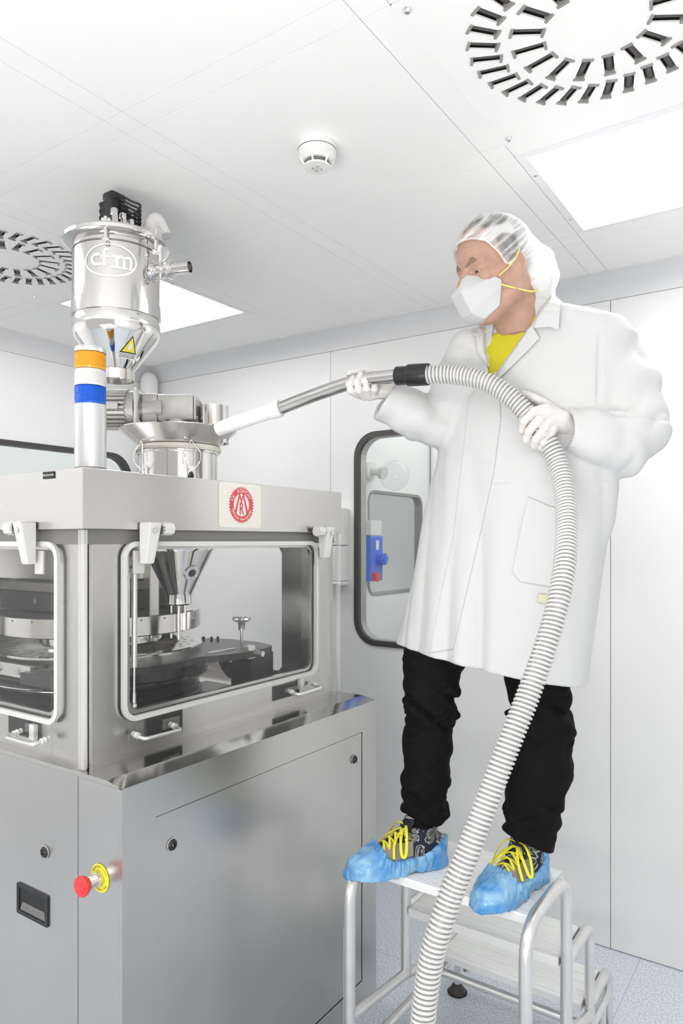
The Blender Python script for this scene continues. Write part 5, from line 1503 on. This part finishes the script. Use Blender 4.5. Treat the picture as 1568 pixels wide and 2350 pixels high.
def trousers_sdf(p):
    a = leg(p, TR); b_ = leg(p, TL); z = p[:, 2]
    w1_ = .012 * ridge(noise(p[:, 0] * 9 + 2, p[:, 1] * 9, z * 22 + p[:, 0] * 16)) + .006 * ridge(noise(p[:, 0] * 20 + z * 9, p[:, 1] * 18, z * 44 - p[:, 0] * 20))
    kn = np.exp(-((z - 1.17) / .07) ** 2) + .9 * np.exp(-((z - .90) / .05) ** 2) + .35
    a = a + w1_ * kn; b_ = b_ + w1_ * (kn * .8)
    zr = .858 + .012 * np.sin(p[:, 0] * 40) ; a = smax(a, zr - z, .004)
    zl = .834 - .42 * (p[:, 0] - .50) - .10 * (p[:, 1] - 1.94); b_ = smax(b_, zl - z, .004)
    return np.maximum(np.minimum(a, b_), z - 1.5)


V, Fc = snet(trousers_sdf, (.10, 1.80, .70), (.75, 2.20, 1.54), .0046); V = relax(V, Fc, 1, .4)
nobj('trousers', [(V, Fc)], 'trouser', pr_, label='black work trousers')
# ---------------------------------------------------------------- shoes and overshoes
ZP = .7095


def shoe(heel, toe, nm):
    heel, toe = np.array(heel, float), np.array(toe, float); Ln = np.linalg.norm(toe - heel); F2d = (toe - heel) / Ln; S2 = np.array([F2d[1], -F2d[0]])   # S2: to the wearer's right
    def loc(p): q = p[:, :2] - heel; return q @ F2d, q @ S2, p[:, 2] - ZP
    def wpt(x, y, z): g = heel + F2d * x + S2 * y; return CW(g[0], g[1], ZP + z)
    xs = np.array([-.012, 0, .03, .08, .13, .18, .22, .26, .285, .298, .305, .312]) / .305 * Ln
    wv = np.array([.004, .022, .033, .036, .036, .042, .048, .046, .038, .028, .018, .004]); hv = np.array([.06, .082, .098, .104, .104, .090, .074, .062, .054, .048, .040, .02])
    def up(p, o=0., oh=0.):
        x, y, z = loc(p); w_ = np.interp(x, xs, wv) + o; h_ = np.interp(x, xs, hv) + oh
        xe = np.maximum(-x - o, x - Ln * 1.012 - o * .6)
        q = ((np.abs(y) / w_) ** 2.3 + (np.maximum(z, 0) / h_) ** 2.6) ** (1 / 2.4)
        r = (q - 1) * np.minimum(w_, h_) * .9
        return np.maximum(np.maximum(r, -z + .002 - o * 0), xe), x, y, z
    def shoe_sdf(p):
        r, x, y, z = up(p)
        ank = rcone(p, np.array([*(heel + F2d * .075), ZP + .07]), np.array([*(heel + F2d * .070), ZP + .118]), .042, .046)
        r = smin(r, ank, .015); r = np.maximum(r, z - .122)
        hole = rcone(p, np.array([*(heel + F2d * .068), ZP + .10]), np.array([*(heel + F2d * .066), ZP + .16]), .034, .040)
        return smax(r, -hole, .004)
    def cover_sdf(p):
        x, y, z = loc(p); o_ = .009 + .003 * noise(x * 40, y * 40, z * 40)
        x_, y_, z_ = x, y, z
        rr, _, _, _ = up(p, .010, .010)
        top = np.interp(x, np.array([-.02, .02, .10, .180, .203, .222]) / .305 * Ln, [.080, .070, .044, .046, .060, .12]) - z
        edge_ = np.abs(top)
        th_ = np.arctan2(y, x - .155)
        pl_w = np.sin(th_ * 31 + 2.2 * np.sin(th_ * 7) + 5 * noise(x * 12, y * 12, z * 8))
        rr = rr + (.0026 * np.exp(-edge_ / .014) + .0014 * np.exp(-edge_ / .05)) * pl_w + .0035 * noise(x * 45 + z * 30, y * 30, z * 28) + .002 * noise(x * 110 + z * 60, y * 60, z * 60)
        rr = np.maximum(rr, -(z) + .0005)
        return smax(rr, -top, .006)
    lo = np.minimum(heel, toe) - .08; hi = np.maximum(heel, toe) + .08
    V, Fc = snet(shoe_sdf, (lo[0], lo[1], ZP - .01), (hi[0], hi[1], ZP + .16), .0034, band=.05); V = relax(V, Fc, 1, .4)
    o = nobj('shoe', [(V, Fc)], ['camo', 'tan', 'trouser'], pr_, label=nm + ' camouflage pattern shoe with yellow laces')
    cen = V[Fc].mean(1); x, y, z = loc(cen)
    tan = (((x > .52 * Ln) & (z > .02)) | ((x > .38 * Ln) & (z < .085) & (z > .045) & (np.abs(y) < .05))) & (np.abs(y) > .008)
    o.data.polygons.foreach_set('material_index', np.where(tan, 1, 0).astype(np.int32))
    V, Fc = snet(cover_sdf, (lo[0], lo[1], ZP - .01), (hi[0], hi[1], ZP + .16), .0028, band=.05)
    nobj('overshoe', [(V, Fc)], 'cover', pr_, label='blue film overshoe')
    # tongue, sock
    bm = B(); tube(bm, [wpt(.072, 0, .085), wpt(.068, 0, .135), wpt(.066, 0, .19)], [.039, .040, .040], 24, flat=(1, 1)); obj('sock', bm, 'trouser', o, smooth=True)
    bm = B(); tube(bm, [wpt(.150, 0, .090), wpt(.125, 0, .112), wpt(.108, 0, .135), wpt(.104, 0, .146)], [.022, .025, .027, .020], 20, flat=(.35, 1)); obj('tongue', bm, 'camo', o, smooth=True)
    # laces: crossings and a bow
    rowsx = [(.128, .112), (.146, .102), (.164, .093), (.182, .084)]
    for i, (xx, hh) in enumerate(rowsx):
        s_ = -1 if i % 2 else 1
        bm = B(); tube(bm, spline([wpt(xx, -.026 * s_, hh - .010), wpt(xx + .006, -.008 * s_, hh + .003), wpt(xx + .012, .010 * s_, hh + .001), wpt(xx + .020, .026 * s_, hh - .014)], 6), .0024, 8, flat=(.6, 1.4)); obj('lace', bm, 'lace', o, smooth=True)
        bm = B(); tube(bm, spline([wpt(xx, .026 * s_, hh - .010), wpt(xx + .006, .008 * s_, hh + .005), wpt(xx + .012, -.010 * s_, hh + .002), wpt(xx + .020, -.026 * s_, hh - .014)], 6), .0024, 8, flat=(.6, 1.4)); obj('lace', bm, 'lace', o, smooth=True)
    k_ = (.120, 0, .121)
    bm = B(); bmesh.ops.create_uvsphere(bm, u_segments=12, v_segments=8, radius=.0065, matrix=Matrix.Translation(wpt(*k_))); bow = obj('bow_knot', bm, 'lace', o, smooth=True)
    for s_ in (-1, 1):
        bm = B(); tube(bm, spline([wpt(*k_), wpt(.130, s_ * .022, .128), wpt(.140, s_ * .046, .106), wpt(.150, s_ * .060, .066), wpt(.160, s_ * .056, .064), wpt(.154, s_ * .036, .094), wpt(.138, s_ * .014, .112), wpt(.122, 0, .119)], 7), .0027, 8, flat=(.6, 1.5)); obj('bow_loop', bm, 'lace', bow, smooth=True)
        bm = B(); tube(bm, spline([wpt(*k_), wpt(.148, s_ * .014, .108), wpt(.172, s_ * .032, .088), wpt(.182, s_ * .050, .056)], 7), .0026, 8, flat=(.6, 1.4)); obj('lace_end', bm, 'lace', bow, smooth=True)
    if nm == 'left':
        a_, b_ = wpt(.118, -.014, .134), wpt(.135, -.018, .142); m_, _ = frame(a_, b_)
        bm = B(); lathe(bm, [(0, .0075), (.0075, .007), (.0085, .004)], m_ @ Matrix.Diagonal((1, 1.5, 1, 1)), 24); obj('oval_badge', bm, 'yel', o, smooth=True, label='small yellow oval badge')
    return o


shoe((.296, 2.085), (.020, 1.975), 'right')
lsh = shoe((.562, 2.010), (.352, 1.795), 'left')
mk_ = CW(.520, 1.935, .845)

# ---------------------------------------------------------------- gloves
def glove(name, palm, fingers, wrist, cuff_n, label, lo, hi):
    def f(p):
        r = None
        for a, ra, b_, rb in palm:
            v = rcone(p, a, b_, ra, rb); r = v if r is None else smin(r, v, .012)
        r = smin(r, rcone(p, wrist[0], wrist[1], wrist[2], wrist[3]), .012)
        fr_ = None
        for fg in fingers:
            v = chain(p, fg, .003); fr_ = v if fr_ is None else smin(fr_, v, .0012)
        r = smin(r, fr_, .007)
        r = r + .0008 * ridge(noise(p[:, 0] * 60 + p[:, 2] * 120, p[:, 1] * 60, p[:, 2] * 60))
        return smax(r, cut(p, wrist[1], cuff_n), .002)
    V, Fc = snet(f, lo, hi, .0019); V = relax(V, Fc, 1, .4)
    return nobj(name, [(V, Fc)], 'glove', pr_, label=label)


# hand on the hose (wearer's left)
fl_ = [[(Q(1252, 938, 1.770), .0125), (Q(1226, 944, 1.757), .0115), (Q(1203, 966, 1.757), .0105), (Q(1199, 986, 1.772), .0098), (Q(1206, 998, 1.788), .009)],
       [(Q(1262, 952, 1.770), .0125), (Q(1239, 962, 1.750), .0118), (Q(1214, 990, 1.750), .0108), (Q(1208, 1009, 1.765), .010), (Q(1216, 1020, 1.786), .009)],
       [(Q(1270, 964, 1.772), .0122), (Q(1252, 980, 1.750), .0115), (Q(1230, 1008, 1.750), .0105), (Q(1226, 1022, 1.764), .0098), (Q(1234, 1030, 1.784), .009)],
       [(Q(1278, 975, 1.776), .0115), (Q(1264, 995, 1.754), .0105), (Q(1248, 1016, 1.752), .0095), (Q(1243, 1027, 1.764), .009), (Q(1250, 1033, 1.780), .0082)],
       [(Q(1272, 942, 1.800), .015), (Q(1247, 925, 1.800), .0125), (Q(1222, 911, 1.812), .011), (Q(1203, 903, 1.826), .0095)]]
pl1 = [(Q(1250, 944, 1.772), .017, Q(1286, 962, 1.790), .022), (Q(1272, 972, 1.774), .016, Q(1290, 975, 1.790), .020), (Q(1240, 952, 1.762), .012, Q(1266, 982, 1.762), .012), (Q(1258, 955, 1.778), .020, Q(1282, 966, 1.788), .024)]
wl = (Q(1284, 967, 1.790), Q(1314, 977, 1.80), .026, .028)
glove('glove', pl1, fl_, wl, wl[1] - wl[0], 'white glove closed around the hose', (.40, 1.70, 1.86), (.62, 1.88, 2.06))
# hand on the wand (wearer's right)
fr = [[(Q(847, 910, 2.000), .0115), (Q(842, 893, 1.972), .0112), (Q(839, 874, 1.966), .0105), (Q(845, 859, 1.978), .0095)],
      [(Q(836, 911, 2.000), .0115), (Q(824, 896, 1.970), .0112), (Q(820, 877, 1.964), .0108), (Q(828, 861, 1.976), .0098)],
      [(Q(826, 908, 2.004), .0112), (Q(806, 897, 1.976), .0110), (Q(802, 882, 1.972), .0105), (Q(810, 869, 1.982), .0095)],
      [(Q(858, 907, 2.002), .0110), (Q(860, 893, 1.976), .0105), (Q(859, 877, 1.970), .0098), (Q(862, 864, 1.980), .009)],
      [(Q(878, 882, 2.035), .014), (Q(862, 860, 2.035), .0125), (Q(833, 852, 2.028), .0112), (Q(802, 857, 2.020), .0098)]]
pl2 = [(Q(828, 903, 2.004), .013, Q(880, 896, 2.012), .020), (Q(850, 908, 2.006), .014, Q(892, 892, 2.010), .021), (Q(840, 897, 2.024), .014, Q(884, 888, 2.024), .019)]
wr = (Q(884, 894, 2.010), Q(936, 908, 2.012), .023, .029)
glove('glove', pl2, fr, wr, wr[1] - wr[0], 'white glove gripping the steel wand', (.0, 1.92, 2.0), (.22, 2.08, 2.17))

# ================================================================ SUCTION HOSE with wand and nozzle
sh_ = thing('suction_hose', 'clear ribbed suction hose with black cuff, bent steel wand and white nozzle', 'hose', CW(.17, 1.39, .7))
w_pts = [Q(636, 940, 2.110), Q(700, 915, 2.075), Q(760, 893, 2.035), Q(790, 883, 2.015), Q(815, 876, 1.998), Q(845, 870, 1.975), Q(880, 866, 1.950), Q(925, 861, 1.92)]
wv_ = spline([CW(*p) for p in w_pts], 8)
bm = B(); tube(bm, wv_, .0190, 28); obj('wand_tube', bm, 'polish', sh_, smooth=True)
a, b_ = CW(*Q(500, 985, 2.185)), CW(*Q(645, 936, 2.105)); m_, L_ = frame(a, b_)
bm = B(); lathe(bm, [(.021, .0), (.0215, .0), (.0225, L_ - .035), (.0255, L_ - .034), (.0262, L_), (.0195, L_), (.0195, L_ - .03), (.019, 0), (.021, 0)], m_, 40)
for v in bm.verts:      # slanted mouth
    q_ = m_.inverted() @ v.co
    if q_.z < .02: q_.z += (.022 - q_.x * 0 + q_.y * 0) * 0
    v.co = m_ @ q_
obj('nozzle', bm, 'frost', sh_, smooth=True, label='white translucent nozzle')
c1, c2, c3 = CW(*Q(911, 863, 1.930)), CW(*Q(936, 861, 1.912)), CW(*Q(984, 859, 1.882))
m_, L_ = frame(c1, c3); L1 = (c2 - c1).length
bm = B(); lathe(bm, [(.0192, 0), (.0245, 0), (.0255, .002), (.0250, L1 - .003), (.0285, L1 + .001), (.0295, L1 + .004), (.0290, L_ - .002), (.0280, L_), (.0245, L_), (.0245, L_ - .02), (0, L_ - .02)], m_, 44)
obj('cuff', bm, 'dark', sh_, smooth=True)
hp = [(972, 860, 1.890), (1005, 859, 1.875), (1040, 860, 1.860), (1085, 867, 1.835), (1130, 883, 1.812), (1170, 910, 1.795), (1205, 945, 1.782), (1236, 984, 1.772), (1262, 1022, 1.76), (1284, 1075, 1.74), (1297, 1135, 1.70), (1301, 1200, 1.65), (1298, 1280, 1.59), (1286, 1360, 1.55), (1266, 1440, 1.525),
      (1240, 1520, 1.505), (1209, 1605, 1.485), (1175, 1690, 1.465), (1140, 1780, 1.45), (1106, 1870, 1.435), (1072, 1960, 1.42), (1036, 2050, 1.41), (1011, 2125, 1.40), (990, 2200, 1.395), (978, 2280, 1.39), (971, 2345, 1.385), (968, 2460, 1.38), (972, 2640, 1.38)]
pts = [CW(*Q(*p)) for p in hp]; e_ = pts[-1]
pts += [Vector((e_.x + .01, e_.y - .01, .20)), Vector((e_.x + .06, e_.y - .05, .07)), Vector((e_.x + .20, e_.y - .14, .029)), Vector((e_.x + .5, e_.y - .3, .029))]
path = spline(pts, 10)
# arc-length resample
acc = [0.]
for p, q in zip(path, path[1:]): acc.append(acc[-1] + (q - p).length)
tot = acc[-1]; acc = np.array(acc); PA = np.array([tuple(p) for p in path])


def at_s(s): return np.stack([np.interp(s, acc, PA[:, k]) for k in range(3)], -1)


s_ = np.linspace(0, tot, 420); cen = at_s(s_)
for _ in range(2): cen[1:-1] = cen[1:-1] * .5 + (cen[:-2] + cen[2:]) * .25
bm = B(); tube(bm, [Vector(p) for p in cen[::2]], .0205, 24, cap=False); obj('hose_wall', bm, 'hosew', sh_, smooth=True, label='clear flexible hose wall')
pitch = .0098; turns = (tot - .02) / pitch; per = 14; n_ = int(turns * per)
sv = np.linspace(0, tot, n_); C_ = np.stack([np.interp(sv, s_, cen[:, k]) for k in range(3)], -1)
T_ = np.gradient(C_, axis=0); T_ = T_ / np.linalg.norm(T_, axis=1)[:, None]
for _ in range(6):
    T_[1:-1] = T_[1:-1] * .5 + (T_[:-2] + T_[2:]) * .25
T_ = T_ / np.linalg.norm(T_, axis=1)[:, None]
N_ = np.zeros_like(T_); nv = np.array([0, 0, 1.]) - T_[0] * T_[0][2]; nv /= np.linalg.norm(nv)
for i in range(n_):
    nv = nv - T_[i] * (nv @ T_[i]); nv /= np.linalg.norm(nv); N_[i] = nv
Bn = np.cross(T_, N_); ang = 2 * PI * sv / pitch; RR = .0222
er = N_ * np.cos(ang)[:, None] + Bn * np.sin(ang)[:, None]
H_ = C_ + er * RR; rr_ = .0035; ks = 8
vs = []
for k in range(ks):
    a = 2 * PI * k / ks; vs.append(H_ + er * rr_ * math.cos(a) + T_ * rr_ * .95 * math.sin(a))
Vv = np.stack(vs, 1).reshape(-1, 3)
i0 = np.arange(n_ - 1)[:, None] * ks; k0 = np.arange(ks)[None]
Fq = np.stack([i0 + k0, i0 + (k0 + 1) % ks, i0 + ks + (k0 + 1) % ks, i0 + ks + k0], -1).reshape(-1, 4)
me = D.meshes.new('spiral_rib'); me.from_pydata(Vv.tolist(), [], Fq.tolist()); me.update()
shade(obj('spiral_rib', me, 'ribw', sh_))
